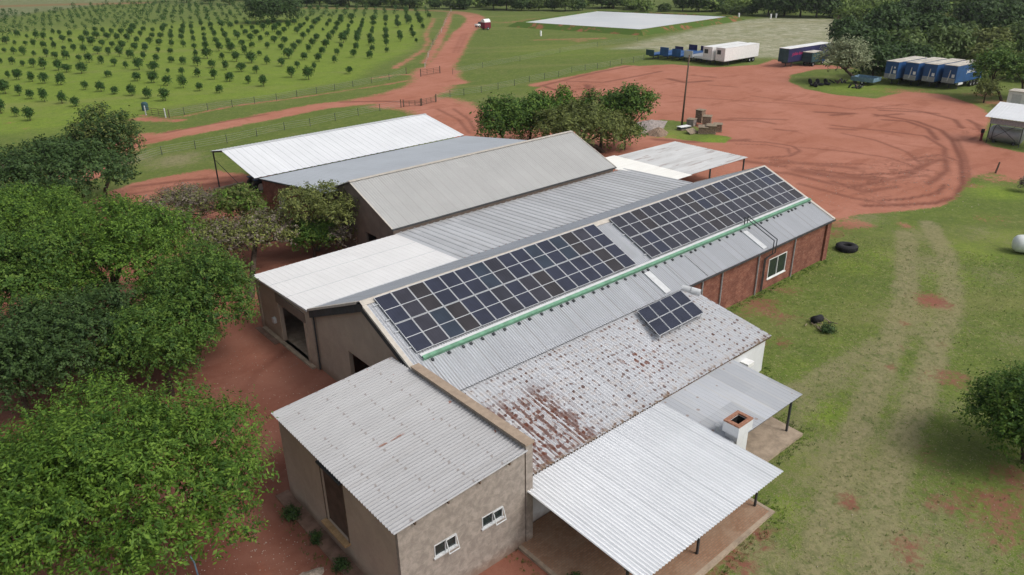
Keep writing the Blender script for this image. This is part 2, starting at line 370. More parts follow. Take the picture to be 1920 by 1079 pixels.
YARD = [(795, 197), (825, 193), (870, 202), (905, 209), (950, 203), (1005, 188), (1003, 168), (1040, 152), (1100, 141), (1180, 125), (1260, 121), (1330, 127), (1420, 122), (1452, 112), (1500, 122), (1560, 122), (1600, 128), (1530, 131), (1482, 141), (1480, 154), (1510, 168), (1570, 179), (1640, 185), (1700, 172), (1770, 178), (1830, 196), (1858, 215), (1852, 240), (1838, 262), (1860, 275), (1920, 287), (2000, 300), (2000, 342), (1900, 337), (1860, 322), (1822, 332), (1800, 368), (1765, 388), (1690, 397), (1620, 402), (1570, 412), (1500, 400), (1435, 345), (1300, 345), (1150, 330), (1060, 300), (870, 300), (840, 235)]
FIRST = [(-500, 520), (-100, 430), (120, 395), (250, 345), (300, 333), (390, 318), (460, 330), (760, 330), (960, 300), (1150, 340), (1280, 400), (1300, 560), (1150, 700), (1000, 800), (985, 960), (1020, 1040), (1035, 1100), (1300, 1600), (-500, 1600)]
def build_ground():
    X = axis(-260, -4, 122, 1500, .42); Y = axis(-120, 2, 122, 1600, .42)
    gx, gy = np.meshgrid(X, Y, indexing='ij'); Q = np.stack([gx.ravel(), gy.ravel()], 1)
    nx, ny = gx.shape
    dist = np.hypot(Q[:, 0], Q[:, 1]); soft = .6+dist*.004
    z = gz(Q[:, 0])+.05*np.sin(Q[:, 0]*.21+1)*np.sin(Q[:, 1]*.17)*sm(dist, 60, 120)
    dirt = sm(poly_sd(Q, P(YARD)), -soft, soft)
    isl = [(1193, 252), (1215, 240), (1240, 224), (1290, 229), (1330, 250), (1372, 258), (1360, 268), (1320, 266), (1240, 258), (1200, 262)]
    dirt *= 1-sm(poly_sd(Q, P(isl)), -soft*.8, soft*.8)
    dirt = np.maximum(dirt, sm(poly_sd(Q, P(FIRST)), -soft*1.5, soft))
    def road(pts, wd, s=1., sf=None):
        nonlocal dirt; d = line_d(Q, P(pts)); q = sf or wd*.35; dirt = np.maximum(dirt, s*sm(wd/2-d, -q, q))
    road([(560, 15), (700, 17), (800, 20), (850, 22)], 5.5, .8, 3)
    road([(850, 22), (882, 28), (893, 36), (885, 48), (868, 62), (855, 82), (842, 103), (818, 132)], 6.8, 1.)
    road([(818, 132), (818, 150), (795, 170), (760, 185)], 10, 1.)
    road([(845, 155), (800, 160)], 7, 1.); road([(790, 165), (740, 180), (690, 190)], 8, .9)
    road([(700, 190), (600, 200), (500, 219), (400, 239), (310, 256), (230, 274), (120, 300), (0, 330), (-200, 380)], 5.4, 1.)
    road([(255, 262), (200, 290), (150, 330)], 7, 1.)
    road([(760, 192), (800, 193), (840, 210), (870, 225)], 12, 1.)
    road([(266, 216), (300, 222), (345, 219), (436, 200), (560, 183), (650, 170), (720, 160), (770, 150)], 1.7, .62, 1.)
    road([(255, 222), (300, 226), (340, 226)], 2.6, .7, 1.)
    road([(740, 128), (765, 112), (792, 96), (803, 78), (797, 68), (806, 50), (815, 35)], 2.4, .62, 1.4)
    road([(800, 118), (822, 80), (838, 45), (846, 22)], 3., .75, 1.4)
    road([(700, 148), (745, 140), (800, 140)], 2.2, .6)
    road([(-60, 20), (0, 12), (120, 9), (260, 6)], 16, .9, 8)
    road([(990, 46), (1080, 55), (1200, 66)], 4., .55, 2); road([(1000, 76), (1060, 74), (1130, 72)], 4.5, .55, 2)
    road([(925, 42), (960, 42), (1000, 36)], 6, .5, 3)
    road([(1180, 125), (1120, 138), (1060, 150), (1010, 160)], 4, 1., 1.5)
    patches = [(1425, 575, 75, .60), (1350, 600, 60, .6), (1480, 540, 45, .62), (1330, 640, 40, .5), (1745, 562, 42, .75), (1700, 610, 22, .62), (1690, 650, 20, .62), (1675, 690, 20, .55), (1590, 940, 32, .72), (1780, 715, 60, .60), (1770, 650, 25, .5), (1740, 850, 45, .52), (1850, 940, 110, .66), (1760, 940, 60, .52), (1700, 1030, 70, .58), (1880, 1010, 60, .55), (1420, 1000, 55, .7), (1380, 1050, 60, .66), (1330, 1090, 60, .7), (1458, 990, 30, .7), (1560, 440, 35, .72), (1590, 420, 60, .6), (1700, 424, 22, .75), (1880, 330, 60, .7), (1850, 410, 40, .5), (1180, 262, 80, .9), (1000, 250, 120, .8), (1460, 640, 30, .6), (1900, 900, 60, .6), (1000, 200, 40, .5), (1085, 77, 40, .5), (1840, 178, 40, .6), (1880, 195, 60, .7), (1700, 172, 60, .6), (415, 600, 60, .9), (1510, 450, 30, .6), (1390, 830, 40, .4), (1800, 345, 40, .6), (20, 230, 18, .5), (50, 240, 18, .5)]
    def blob(px, py, r, s):
        c = gp(px, py); rr = r*mpp(c); d = np.hypot(Q[:, 0]-c[0], Q[:, 1]-c[1]); return s*np.exp(-(d/rr)**2*1.1)
    for p_ in patches: dirt = np.maximum(dirt, blob(p_[0], p_[1], p_[2]*1.1, p_[3]*(.86 if p_[3] < .8 else 1)))
    dry = np.zeros(len(Q)); lush = np.full(len(Q), .28)
    for p_ in [(1590, 880, 150, .78), (1650, 720, 100, .6), (1720, 600, 100, .75), (1740, 500, 80, .75), (1720, 440, 60, .6), (1640, 1000, 230, .80), (1450, 1060, 150, .75), (1800, 1040, 180, .6), (1800, 760, 90, .4), (1870, 520, 70, .5), (1530, 740, 60, .45), (1840, 440, 60, .5), (1900, 640, 60, .5), (1320, 570, 100, .4), (960, 190, 120, .35), (330, 300, 60, .9), (250, 300, 50, .7), (1620, 410, 60, .6)]: dry = np.maximum(dry, blob(*p_))
    for a, b, s in [([(1520, 1079), (1570, 900), (1650, 700), (1700, 560), (1700, 440)], .95, .95), ([(1640, 1079), (1670, 880), (1740, 700), (1785, 560), (1775, 480), (1740, 420)], .95, .95), ([(1300, 860), (1480, 745), (1640, 650), (1730, 600)], 1.0, .7), ([(1440, 830), (1600, 700), (1700, 640)], .8, .6), ([(1130, 200), (990, 215)], 3., .6)]:
        dry = np.maximum(dry, s*sm(b-line_d(Q, P(a)), -b*.8, b*.8))
    orch = sm(poly_sd(Q, P([(-700, 60), (0, 36), (60, 26), (240, 6), (470, 13), (640, 16), (790, 20), (815, 22), (782, 92), (710, 125), (670, 152), (590, 165), (500, 184), (415, 190), (300, 210), (250, 222), (120, 240), (-600, 330)])), -4, 4)
    lush = np.maximum(lush, .85*orch)
    for p_ in [(1680, 370, 80, .85), (1500, 700, 110, .45), (1560, 640, 60, .5), (1480, 830, 60, .6), (1400, 870, 60, .5), (1600, 500, 60, .6), (1650, 480, 60, .7), (1870, 360, 70, .9), (1830, 470, 80, .75), (1250, 255, 60, .95), (1340, 262, 50, .95), (1050, 95, 200, .5), (1600, 165, 100, .75), (1850, 200, 60, .6), (130, 215, 200, .9), (1900, 450, 80, .7), (1470, 950, 40, .8), (430, 620, 30, .9), (1780, 520, 80, .6), (1550, 780, 60, .8)]: lush = np.maximum(lush, blob(*p_))
    pale = sm(poly_sd(Q, P([(1150, 92), (1240, 70), (1370, 42), (1440, 34), (1620, 38), (1580, 90), (1560, 118), (1440, 108), (1300, 112), (1210, 92)])), -4, 4)
    pale = np.maximum(pale, .8*sm(poly_sd(Q, P([(-700, 60), (0, 34), (60, 24), (240, 3), (600, -30), (-700, -30)])), -5, 5))
    far = sm(dist, 290, 340)
    trk = np.zeros(len(Q))
    def tr(pts, wd, s):
        wd *= .9; s = min(1, s*1.05)
        nonlocal trk; trk = np.maximum(trk, s*sm(wd/2-line_d(Q, P(pts)), -wd*.4, wd*.4))
    for pts, wd, s in [([(1655, 225), (1700, 228), (1740, 242), (1757, 262)], .9, .8), ([(1640, 215), (1717, 228), (1765, 245), (1787, 264)], .9, .8), ([(1650, 207), (1735, 211), (1790, 225), (1803, 240)], .9, .75), ([(1560, 235), (1655, 245), (1735, 255), (1775, 280)], .7, .7), ([(1786, 264), (1802, 300), (1806, 345), (1790, 370), (1752, 381), (1680, 385), (1620, 386)], .8, .9), ([(1795, 262), (1812, 300), (1818, 340), (1800, 366)], .6, .6), ([(1772, 346), (1757, 362), (1700, 373), (1650, 376)], .6, .85), ([(1380, 264), (1440, 267), (1488, 275), (1500, 284), (1480, 293), (1420, 297)], .6, .7), ([(1380, 270), (1440, 272), (1478, 279), (1480, 288)], .5, .6), ([(1500, 277), (1590, 285), (1665, 296), (1740, 320)], .6, .6), ([(1440, 305), (1520, 307), (1620, 308)], .6, .6), ([(1350, 225), (1420, 227), (1450, 232)], 1., .6), ([(1530, 210), (1600, 213), (1560, 216)], 1.2, .8), ([(1640, 218), (1690, 214)], 1., .7), ([(1560, 241), (1600, 243)], 1.2, .6), ([(1050, 152), (1130, 155), (1240, 134)], 1., .7), ([(1020, 162), (1060, 175), (1075, 172)], 1., .8), ([(1100, 160), (1106, 172), (1105, 190)], 1.3, .9), ([(1000, 165), (1100, 140), (1180, 124)], 1.3, .7), ([(1255, 148), (1285, 155), (1330, 152)], 1.6, .8), ([(1300, 142), (1340, 145)], 1.2, .6), ([(1330, 160), (1380, 164)], 1., .5), ([(1410, 180), (1600, 205), (1700, 196)], .7, .5), ([(820, 205), (860, 225), (880, 250)], .7, .6), ([(850, 205), (880, 225), (890, 245)], .7, .6), ([(868, 62), (850, 100)], .6, .5), ([(876, 62), (858, 100)], .6, .5), ([(640, 192), (720, 190), (790, 192)], 1.2, .8), ([(500, 214), (400, 232), (310, 250)], .9, .7), ([(250, 350), (350, 338), (440, 332)], 1., .7), ([(240, 365), (330, 350), (430, 342)], .9, .6), ([(560, 640), (480, 700), (440, 760)], .6, .5), ([(1500, 320), (1560, 330), (1640, 335)], 2.2, .6), ([(1450, 300), (1500, 306), (1600, 315)], 1.4, .5), ([(1600, 350), (1700, 330), (1750, 300)], 1., .6), ([(1560, 340), (1620, 360), (1680, 350)], 1., .6), ([(1230, 262), (1300, 266), (1400, 262)], 1.4, .7), ([(1370, 222), (1470, 225)], .9, .6), ([(1455, 243), (1490, 246)], .9, .6), ([(1640, 203), (1700, 205), (1760, 214)], .7, .7), ([(1580, 250), (1640, 262), (1700, 285), (1730, 310)], .6, .6), ([(1520, 318), (1600, 328), (1690, 325), (1760, 300)], .7, .7), ([(1700, 300), (1760, 290), (1790, 300)], .7, .7), ([(1260, 180), (1400, 190), (1560, 198)], .7, .5), ([(1740, 345), (1775, 320), (1770, 280)], .8, .7), ([(1830, 235), (1845, 250), (1820, 262)], .8, .8), ([(1815, 225), (1840, 238)], .8, .8), ([(1400, 320), (1480, 325), (1560, 345)], 1.0, .6), ([(1380, 300), (1470, 312)], 1.2, .6), ([(1500, 345), (1600, 372), (1700, 388)], .8, .6)]: tr(pts, wd, s)
    scr = np.zeros(len(Q))
    for p_ in [(1640, 335, 70, 1.), (1700, 320, 70, 1.), (1740, 300, 50, .9), (1600, 355, 50, .9), (1560, 320, 50, .7), (1480, 312, 45, .7), (1820, 245, 35, .8), (1100, 165, 70, .7), (1640, 370, 60, .6), (860, 225, 50, .5), (1150, 280, 60, .6), (330, 345, 90, .5)]: scr = np.maximum(scr, blob(*p_))
    dark_soil = sm(poly_sd(Q, P([(-900, 700), (380, 640), (600, 692), (760, 900), (1010, 1040), (1200, 1300), (1300, 1600), (-900, 1600)])), -4, 4)  # darker soil tone at lower left, also spread over the lawn
    dark_soil = np.maximum(dark_soil, .55*sm(poly_sd(Q, P([(-900, 500), (200, 400), (480, 400), (640, 480), (610, 700), (300, 760), (-900, 900)])), -6, 6))
    dark_soil = np.maximum(dark_soil, .9*sm(poly_sd(Q, P([(1290, 560), (1540, 425), (2100, 425), (2100, 1300), (1100, 1300)])), -3, 3))
    for p_ in [(1700, 800, 420, .75), (1600, 1000, 400, .75), (1700, 600, 200, .65), (1600, 450, 80, .5), (1425, 575, 110, .6), (1350, 600, 90, .6), (1850, 950, 160, .5), (1420, 1010, 90, .5)]: dark_soil = np.maximum(dark_soil, blob(*p_))
    idx = np.arange(nx*ny).reshape(nx, ny)
    Fq = np.stack([idx[:-1, :-1], idx[1:, :-1], idx[1:, 1:], idx[:-1, 1:]], -1).reshape(-1, 4)
    # mud ruts really pressed in
    z = z-.05*trk*dirt
    V = np.stack([Q[:, 0], Q[:, 1], z], 1)
    me = fast_mesh('ground', V, Fq, ground_mat())
    a = me.color_attributes.new('ga', 'FLOAT_COLOR', 'POINT'); a.data.foreach_set('color', np.stack([dirt, dry, lush, pale], 1).astype(np.float32).ravel())
    b = me.color_attributes.new('gb', 'FLOAT_COLOR', 'POINT'); b.data.foreach_set('color', np.stack([trk, scr, dark_soil, far], 1).astype(np.float32).ravel())
    me.polygons.foreach_set('use_smooth', [True]*len(me.polygons))
    o = bpy.data.objects.new('ground', me); COL.objects.link(o); tag(o, 'red soil yard and mown green and straw coloured grass', 'ground', kind='structure')
def ground_mat():
    m = Mat('soil_and_grass', .95, .08); A = m.attr('ga'); B = m.attr('gb')
    sa = m.node('ShaderNodeSeparateColor'); m.put(sa.inputs[0], A.outputs['Color']); sb = m.node('ShaderNodeSeparateColor'); m.put(sb.inputs[0], B.outputs['Color'])
    dirt, dry, lush, pale = sa.outputs[0], sa.outputs[1], sa.outputs[2], A.outputs['Alpha']
    trk, scr, dark_soil, far = sb.outputs[0], sb.outputs[1], sb.outputs[2], B.outputs['Alpha']
    n1 = m.noise(.09, 5, .6); n2 = m.noise(.55, 6, .68); n3 = m.noise(3.2, 5, .7); n4 = m.noise(.25, 6, .65, dist=.6); n5 = m.noise(14, 3, .7)
    g = m.mix(lush, (.100, .132, .034), (.20, .285, .032))
    g = m.mix(m.step(n2, .35, .68, 0, .6), g, m.mix(lush, (.050, .088, .022), (.125, .20, .025)))
    g = m.mix(m.step(n4, .52, .72, 0, .45), g, (.20, .20, .075))
    # straw
    dn = m.ma('ADD', dry, m.ma('MULTIPLY', m.ma('SUBTRACT', n2, .5), 1.0)); dn = m.ma('ADD', dn, m.ma('MULTIPLY', m.ma('SUBTRACT', n3, .5), 1.5)); dn = m.ma('ADD', dn, m.ma('MULTIPLY', m.ma('SUBTRACT', n5, .5), 1.2))
    g = m.mix(m.step(dn, .20, .80, 0, .92), g, m.mix(n3, (.19, .165, .085), (.35, .305, .19)))
    g = m.mix(m.step(n3, .38, .62, 0, .50), g, m.mix(lush, (.060, .076, .026), (.10, .155, .024))); g = m.mix(m.step(n5, .45, .75, 0, .40), g, (.27, .25, .12))
    pn = m.noise(1., 5, .7, m.scale(.5, .5, 1)); g = m.mix(m.ma('MULTIPLY', pale, m.step(pn, .3, .6, .55, .95)), g, m.mix(m.step(n4, .3, .7), (.25, .245, .15), (.42, .40, .31)))
    n6 = m.noise(1.5, 5, .72, dist=.5); g = m.mix(m.step(n6, .50, .66, 0, .6), g, m.mix(lush, (.062, .088, .030), (.12, .19, .03))); g = m.mix(m.step(n6, .47, .33, 0, .30), g, m.mix(lush, (.27, .25, .15), (.24, .29, .06)))
    # faint mowing and drift bands in the fields
    sp = m.sep(); bnd = m.noise(1., 3, .5, m.comb(m.ma('MULTIPLY', m.ma('ADD', m.ma('MULTIPLY', sp[0], .5), m.ma('MULTIPLY', sp[1], .86)), .12), m.ma('MULTIPLY', sp[0], .01), 0.))
    g = m.mix(m.step(bnd, .5, .7, 0, .3), g, (.23, .21, .09))
    # soil
    s = m.mix(m.step(n1, .3, .7), (.355, .147, .096), (.415, .186, .130)); s = m.mix(m.step(n2, .4, .7, 0, .45), s, (.30, .115, .072))
    s = m.mix(m.step(n3, .5, .8, 0, .30), s, (.55, .30, .22))
    s = m.mix(m.step(n5, .55, .8, 0, .35), s, (.22, .09, .06))
    s = m.mix(m.ma('MULTIPLY', dark_soil, .9), s, m.mix(m.step(n4, .35, .65), (.15, .058, .040), (.20, .092, .066)))
    sn = m.noise(1., 6, .7, m.scale(.55, .8, 1), 1.2); s = m.mix(m.ma('MULTIPLY', scr, m.step(sn, .47, .58, 0, .75)), s, (.185, .078, .052))
    s = m.mix(m.ma('MULTIPLY', m.ma('MULTIPLY', trk, m.step(n2, .20, .50, .55, 1.)), .95), s, (.155, .060, .042))
    db = m.noise(1., 5, .62, m.scale(.10, .35, 1)); s = m.mix(m.step(db, .56, .66, 0, .42), s, (.24, .088, .054)); dc = m.noise(1., 5, .65, m.scale(.45, .12, 1)); s = m.mix(m.step(dc, .58, .68, 0, .35), s, (.25, .092, .056))
    t = m.ma('ADD', dirt, m.ma('MULTIPLY', m.ma('SUBTRACT', n2, .5), .95)); t = m.ma('ADD', t, m.ma('MULTIPLY', m.ma('SUBTRACT', n3, .5), 1.15)); t = m.ma('ADD', t, m.ma('MULTIPLY', m.ma('SUBTRACT', n4, .5), .75))
    c = m.mix(m.step(t, .30, .74), g, s)
    c = m.mix(m.ma('MULTIPLY', far, .6), c, (.10, .13, .045))
    m.col(c); m.bump(m.ma('ADD', m.ma('MULTIPLY', n3, .6), m.ma('ADD', n2, m.ma('MULTIPLY', n5, .3))), .10, .6); return m.m
build_ground()

# ------------------------------------------------------------------ roof sheeting
def sheet(parent, name, m, O, A, D, pitch=.15, amp=.022, prof='sine', label=None, th=.012, segs=6):
    """corrugated sheet: O corner, A vector across the corrugations, D vector along them"""
    O, A, D = Vector(O), Vector(A), Vector(D); n = A.cross(D).normalized()
    if n.z < 0: n = -n
    La = A.length; a = A.normalized(); N = max(1, round(La/pitch)); b = MB(); ts = []
    if prof == 'sine':
        for i in range(N*segs+1): ts.append((i/segs*La/N, math.sin(2*math.pi*i/segs)*amp))
    else:
        q = La/N
        for i in range(N): ts += [(i*q, 0), (i*q+.62*q, 0), (i*q+.70*q, 2*amp), (i*q+.92*q, 2*amp)]
        ts.append((La, 0))
    top = []; bot = []
    K = 2
    nV = len(ts)
    vs = [O+a*t+n*h+D*(k/K) for k in range(K+1) for t, h in ts]
    vs += [p-n*th for p in vs]; off = nV*(K+1); fs = []
    for k in range(K):
        for i in range(nV-1):
            q = (k*nV+i, k*nV+i+1, (k+1)*nV+i+1, (k+1)*nV+i); fs.append(q); fs.append(tuple(off+j for j in q[::-1]))
    for k in (0, K):
        for i in range(nV-1): fs.append((k*nV+i, k*nV+i+1, off+k*nV+i+1, off+k*nV+i))
    b.add(vs, fs); o = b.build(name, m, parent)
    if label: o['label'] = label
    return o
def wall(b, p, q, th, z0, top, holes=()):
    """vertical wall p->q (outer face), thickness to the left of p->q; top: list of (u,z); holes (u0,u1,z0,z1)"""
    p = Vector((p[0], p[1], 0)); q = Vector((q[0], q[1], 0)); Ln = (q-p).length; d = (q-p)/Ln; n = Vector((-d.y, d.x, 0))*th
    us = sorted(set([0, Ln]+[min(max(u, 0), Ln) for u, _ in top]+[u for h in holes for u in h[:2]]))
    def tz(u): return float(np.interp(u, [t[0] for t in top], [t[1] for t in top]))
    for i in range(len(us)-1):
        u0, u1 = us[i], us[i+1]
        if u1-u0 < 1e-4: continue
        hs = sorted([h for h in holes if h[0] <= u0+1e-5 and h[1] >= u1-1e-5], key=lambda h: h[2]); z = z0
        iv = []
        for h in hs: iv.append((z, h[2])); z = h[3]
        iv.append((z, None))
        for a, c in iv:
            za0 = a; c0, c1 = (tz(u0), tz(u1)) if c is None else (c, c)
            if c is not None and c-a < 1e-4: continue
            P0, P1 = p+d*u0, p+d*u1
            b.hexa([(P0.x, P0.y, za0), (P1.x, P1.y, za0), (P1.x+n.x, P1.y+n.y, za0), (P0.x+n.x, P0.y+n.y, za0)], [(P0.x, P0.y, c0), (P1.x, P1.y, c1), (P1.x+n.x, P1.y+n.y, c1), (P0.x+n.x, P0.y+n.y, c0)])
    return b
def window(parent, c, u, w_, h_, mull=1, name='window', bar=.05, open_=False, depth=.08, m=None):
    """c = lower-left corner on the wall face, u = unit vector along the wall"""
    m = m or M['white_paint']; c = Vector(c); u = Vector(u); n = Vector((u.y, -u.x, 0)); f = MB()
    def pt(a, z, d=0): return c+u*a+Vector((0, 0, z))+n*d
    for a0, a1, z0, z1 in [(0, w_, 0, bar), (0, w_, h_-bar, h_), (0, bar, bar, h_-bar), (w_-bar, w_, bar, h_-bar)]+[(w_*i/(mull+1)-bar/2, w_*i/(mull+1)+bar/2, bar, h_-bar) for i in range(1, mull+1)]:
        f.hexa([pt(a0, z0, .03), pt(a1, z0, .03), pt(a1, z0, -depth), pt(a0, z0, -depth)], [pt(a0, z1, .03), pt(a1, z1, .03), pt(a1, z1, -depth), pt(a0, z1, -depth)])
    fr = f.build(name, m, parent); g = MB(); g.hexa([pt(bar*.5, bar*.5, -.02), pt(w_-bar*.5, bar*.5, -.02), pt(w_-bar*.5, bar*.5, -.035), pt(bar*.5, bar*.5, -.035)], [pt(bar*.5, h_-bar*.5, -.02), pt(w_-bar*.5, h_-bar*.5, -.02), pt(w_-bar*.5, h_-bar*.5, -.035), pt(bar*.5, h_-bar*.5, -.035)])
    g.build('pane', M['glass'], fr); s = MB(); s.hexa([pt(-.06, -.07, .09), pt(w_+.06, -.07, .09), pt(w_+.06, -.07, 0), pt(-.06, -.07, 0)], [pt(-.06, -.004, .09), pt(w_+.06, -.004, .09), pt(w_+.06, -.004, 0), pt(-.06, -.004, 0)]); s.build('sill', m, fr)
    return fr, pt

# ------------------------------------------------------------------ MAIN HALL
YE, YR, YN, ZE, ZR = 28.0, 35.3, 42.62, 4.62, 7.80
hall = thing('brick_hall', 'long brick and tan plaster hall with grey gabled roof under the big solar arrays', 'building', (18.8, 28.3, 0))
zoff = .10
def tz_main(y): return ZE+(ZR-ZE)*(1-abs(y-YR)/((YR-YE) if y < YR else (YN-YR)))-.16
b = MB(); oy0 = ax(687, 690, 18.8)[1]; oy1 = ax(653, 658, 18.8)[1]
wall(b, (18.8, 42.45), (18.8, 28.3), .28, -.5, [(0, tz_main(42.45)), (42.45-YR, tz_main(YR)), (14.15, tz_main(28.3))], [(42.45-oy1, 42.45-oy0+1.2, 0, ax(653, 658, 18.8)[2])])
b.build('wall', M['tan_wall'], hall)['label'] = 'tan plaster gable wall'
b = MB(); wx = [float(ay(*p, 28.25)[0]) for p in ((1441, 505), (1474, 490))]; WZ0, WZ1 = 1.72, 3.42
wall(b, (18.8+.28, 28.3), (60.2, 28.3), .26, -.5, [(0, 4.5), (60, 4.5)], [(wx[0]-19.08, wx[1]-19.08, WZ0, WZ1)])
b.build('wall', M['brick'], hall)['label'] = 'red brick wall'; b = MB()
wall(b, (60.2, 28.3+.26), (60.2, 42.4), .26, -.5, [(0, tz_main(28.56)), (YR-28.56, tz_main(YR)), (13.84, tz_main(42.4))])
b.build('wall', M['brick'], hall)
fr, pt = window(hall, (wx[0], 28.3, WZ0), (1, 0, 0), wx[1]-wx[0], WZ1-WZ0, 1, bar=.06)
pass
X0, X1 = 18.5, 60.42
sheet(hall, 'roof_slope', M['main_roof'], (X0, YE, ZE), (X1-X0, 0, 0), (0, YR-YE, ZR-ZE), .18, .036)
sheet(hall, 'roof_slope', M['main_roof_n'], (X0, YN, ZE+.02), (X1-X0, 0, 0), (0, YR-YN, ZR-ZE-.02), .30, .012, 'trap')
b = MB(); sl_ = (ZR-ZE)/(YR-YE)
for sgn in (-1, 1):
    b.hexa([(X0-.03, YR, ZR+.055), (X1+.03, YR, ZR+.055), (X1+.03, YR+sgn*.36, ZR+.055-.36*sl_), (X0-.03, YR+sgn*.36, ZR+.055-.36*sl_)][::sgn], [(X0-.03, YR, ZR+.075), (X1+.03, YR, ZR+.075), (X1+.03, YR+sgn*.36, ZR+.075-.36*sl_), (X0-.03, YR+sgn*.36, ZR+.075-.36*sl_)][::sgn])
b.build('ridge_cap', M['ridge'], hall)
for xa, xb in ((X0-.06, X0+.22), (X1-.22, X1+.06)):
    for y0, y1 in ((YE, YR-.37), (YN, YR+.37)):
        b = MB(); z0 = ZE+sl_*abs(y0-y0)+.05; z1 = ZE+sl_*abs(y1-y0)+.05
        b.hexa([(xa, y0, z0-.14), (xb, y0, z0), (xb, y1, z1), (xa, y1, z1-.14)], [(xa, y0, z0+.02), (xb, y0, z0+.02), (xb, y1, z1+.02), (xa, y1, z1+.02)])
        b.build('barge_flashing', M['ridge'], hall)
b = MB()   # dark fascia below the front gable edge
for y0, y1 in ((YE+2.1, YR), (YN, YR)):
    z0 = ZE+sl_*abs(y0-(YE if y0 < YR else YN)); z1 = ZR
    b.hexa([(X0+.02, y0, z0-.62), (X0+.27, y0, z0-.62), (X0+.27, y1, z1-.62), (X0+.02, y1, z1-.62)][::1 if y0 < YR else -1], [(X0+.02, y0, z0-.10), (X0+.27, y0, z0-.10), (X0+.27, y1, z1-.10), (X0+.02, y1, z1-.10)][::1 if y0 < YR else -1])
b.build('fascia', M['fascia'], hall)
b = MB(); b.bar((X0+.02, YN+.08, ZE-.04), (31.2, YN+.08, ZE-.04), .14, .10); b.build('valley_gutter', M['light_metal'], hall)
b = MB(); b.bar((40.2, YE-.06, ZE-.07), (X1, YE-.06, ZE-.07), .10, .09); b.build('gutter', M['fascia'], hall)
for px, py in ((1318, 530), (1355, 515), (1424, 482), (1492, 452)):
    x = float(ay(px, py, 28.2)[0]); b = MB(); b.tube((x, 28.2, .3), (x, 28.2, 4.45), .06, n=8); b.build('downpipe', M['grey_steel'], hall)
b = MB(); b.box(59.6, 60.28, 28.12, 28.3, -.4, 4.4); b.build('corner_pier', M['brick'], hall)
for px in ((1210, 510), (1398, 437)):
    q = az(*px, 5.3); x = {1210: 38.0, 1398: 49.9}[px[0]]
    b = MB(); b.hexa([(x-.28, 28.15, ZE+.15*sl_+.035), (x+.28, 28.15, ZE+.15*sl_+.035), (x+.28, 30.1, ZE+2.1*sl_+.035), (x-.28, 30.1, ZE+2.1*sl_+.035)], [(x-.28, 28.15, ZE+.15*sl_+.085), (x+.28, 28.15, ZE+.15*sl_+.085), (x+.28, 30.1, ZE+2.1*sl_+.085), (x-.28, 30.1, ZE+2.1*sl_+.085)])
    b.build('flat_roof_strip', M['light_metal'], hall)
for x in (40.0, 42.4):
    b = MB(); b.bar((x, 28.05, ZE+.05*sl_+.03), (x, 30.2, ZE+2.2*sl_+.03), .06, .05); b.build('sheet_joint', M['grey_steel'], hall)
b = MB(); b.tube((18.66, 42.3, .1), (18.66, 42.3, 4.2), .055, n=8); b.build('downpipe', M['fascia'], hall)
# green channel
def on_roof(x, y, h=0.): return Vector((x, y, ZE+(y-YE)*sl_+h))
nrm = Vector((0, -math.sin(math.atan(sl_)), math.cos(math.atan(sl_))))
tray = thing('cable_channel', 'long faded green metal channel along the roof below the solar arrays', 'channel', on_roof(19.4, 30.4, .05))
b = MB(); up = nrm
b.bar(on_roof(19.4, 30.42)+nrm*.12, on_roof(60.3, 30.42)+nrm*.12, .05, .22, up=nrm); b.bar(on_roof(19.4, 30.50)+nrm*.22, on_roof(60.3, 30.50)+nrm*.22, .20, .035, up=nrm)
b.build('channel', M['green_paint'], tray)
b = MB(); b.bar(on_roof(19.4, 30.70)+nrm*.14, on_roof(60.3, 30.70)+nrm*.14, .20, .03, up=nrm); b.build('top_flange', M['light_metal'], tray)
x = 19.9
while x < 60:
    b = MB(); c = on_roof(x, 30.25)+nrm*.06; b.bar(c+Vector((-.07, 0, 0)), c+Vector((.07, 0, 0)), .17, .11, up=nrm); b.build('bracket', M['dark_steel'], tray); x += random.choice((.85, 1.0, 1.15, .55))
# pipe frame stepping over the roof edge
rail = thing('pipe_conduit', 'pair of dark pipes bent over the roof eave above the brick wall', 'pipe', (50.6, 28.1, 1.))
for dx in (0, .42):
    x = 50.35+dx; b = MB(); pts = [on_roof(x, 30.5, .03), on_roof(x, 30.5, .85), on_roof(x, 27.75, .85), Vector((x, 27.75, ZE-.35)), Vector((x-.35, 28.1, ZE-.75)), Vector((x-.35-dx*.6, 28.14, ZE-.95)), Vector((x-.35-dx*.6, 28.14, 1.0))]
    b.path(pts, [.04]*len(pts), 8); b.build('pipe', M['dark_steel'], rail, smooth=True)
duct = thing('vent_duct', 'galvanised duct elbow sticking out of the brick wall above the rusty roof', 'duct', (41.0, 28.2, 4.0))
b = MB(); q = ay(1305, 548, 27.2); b.path([(q[0]-.2, 28.25, q[2]), (q[0], 27.6, q[2]), (q[0]+.25, 27.0, q[2]-.08)], [.24, .25, .25], 14); b.build('elbow', M['light_metal'], duct, smooth=True)

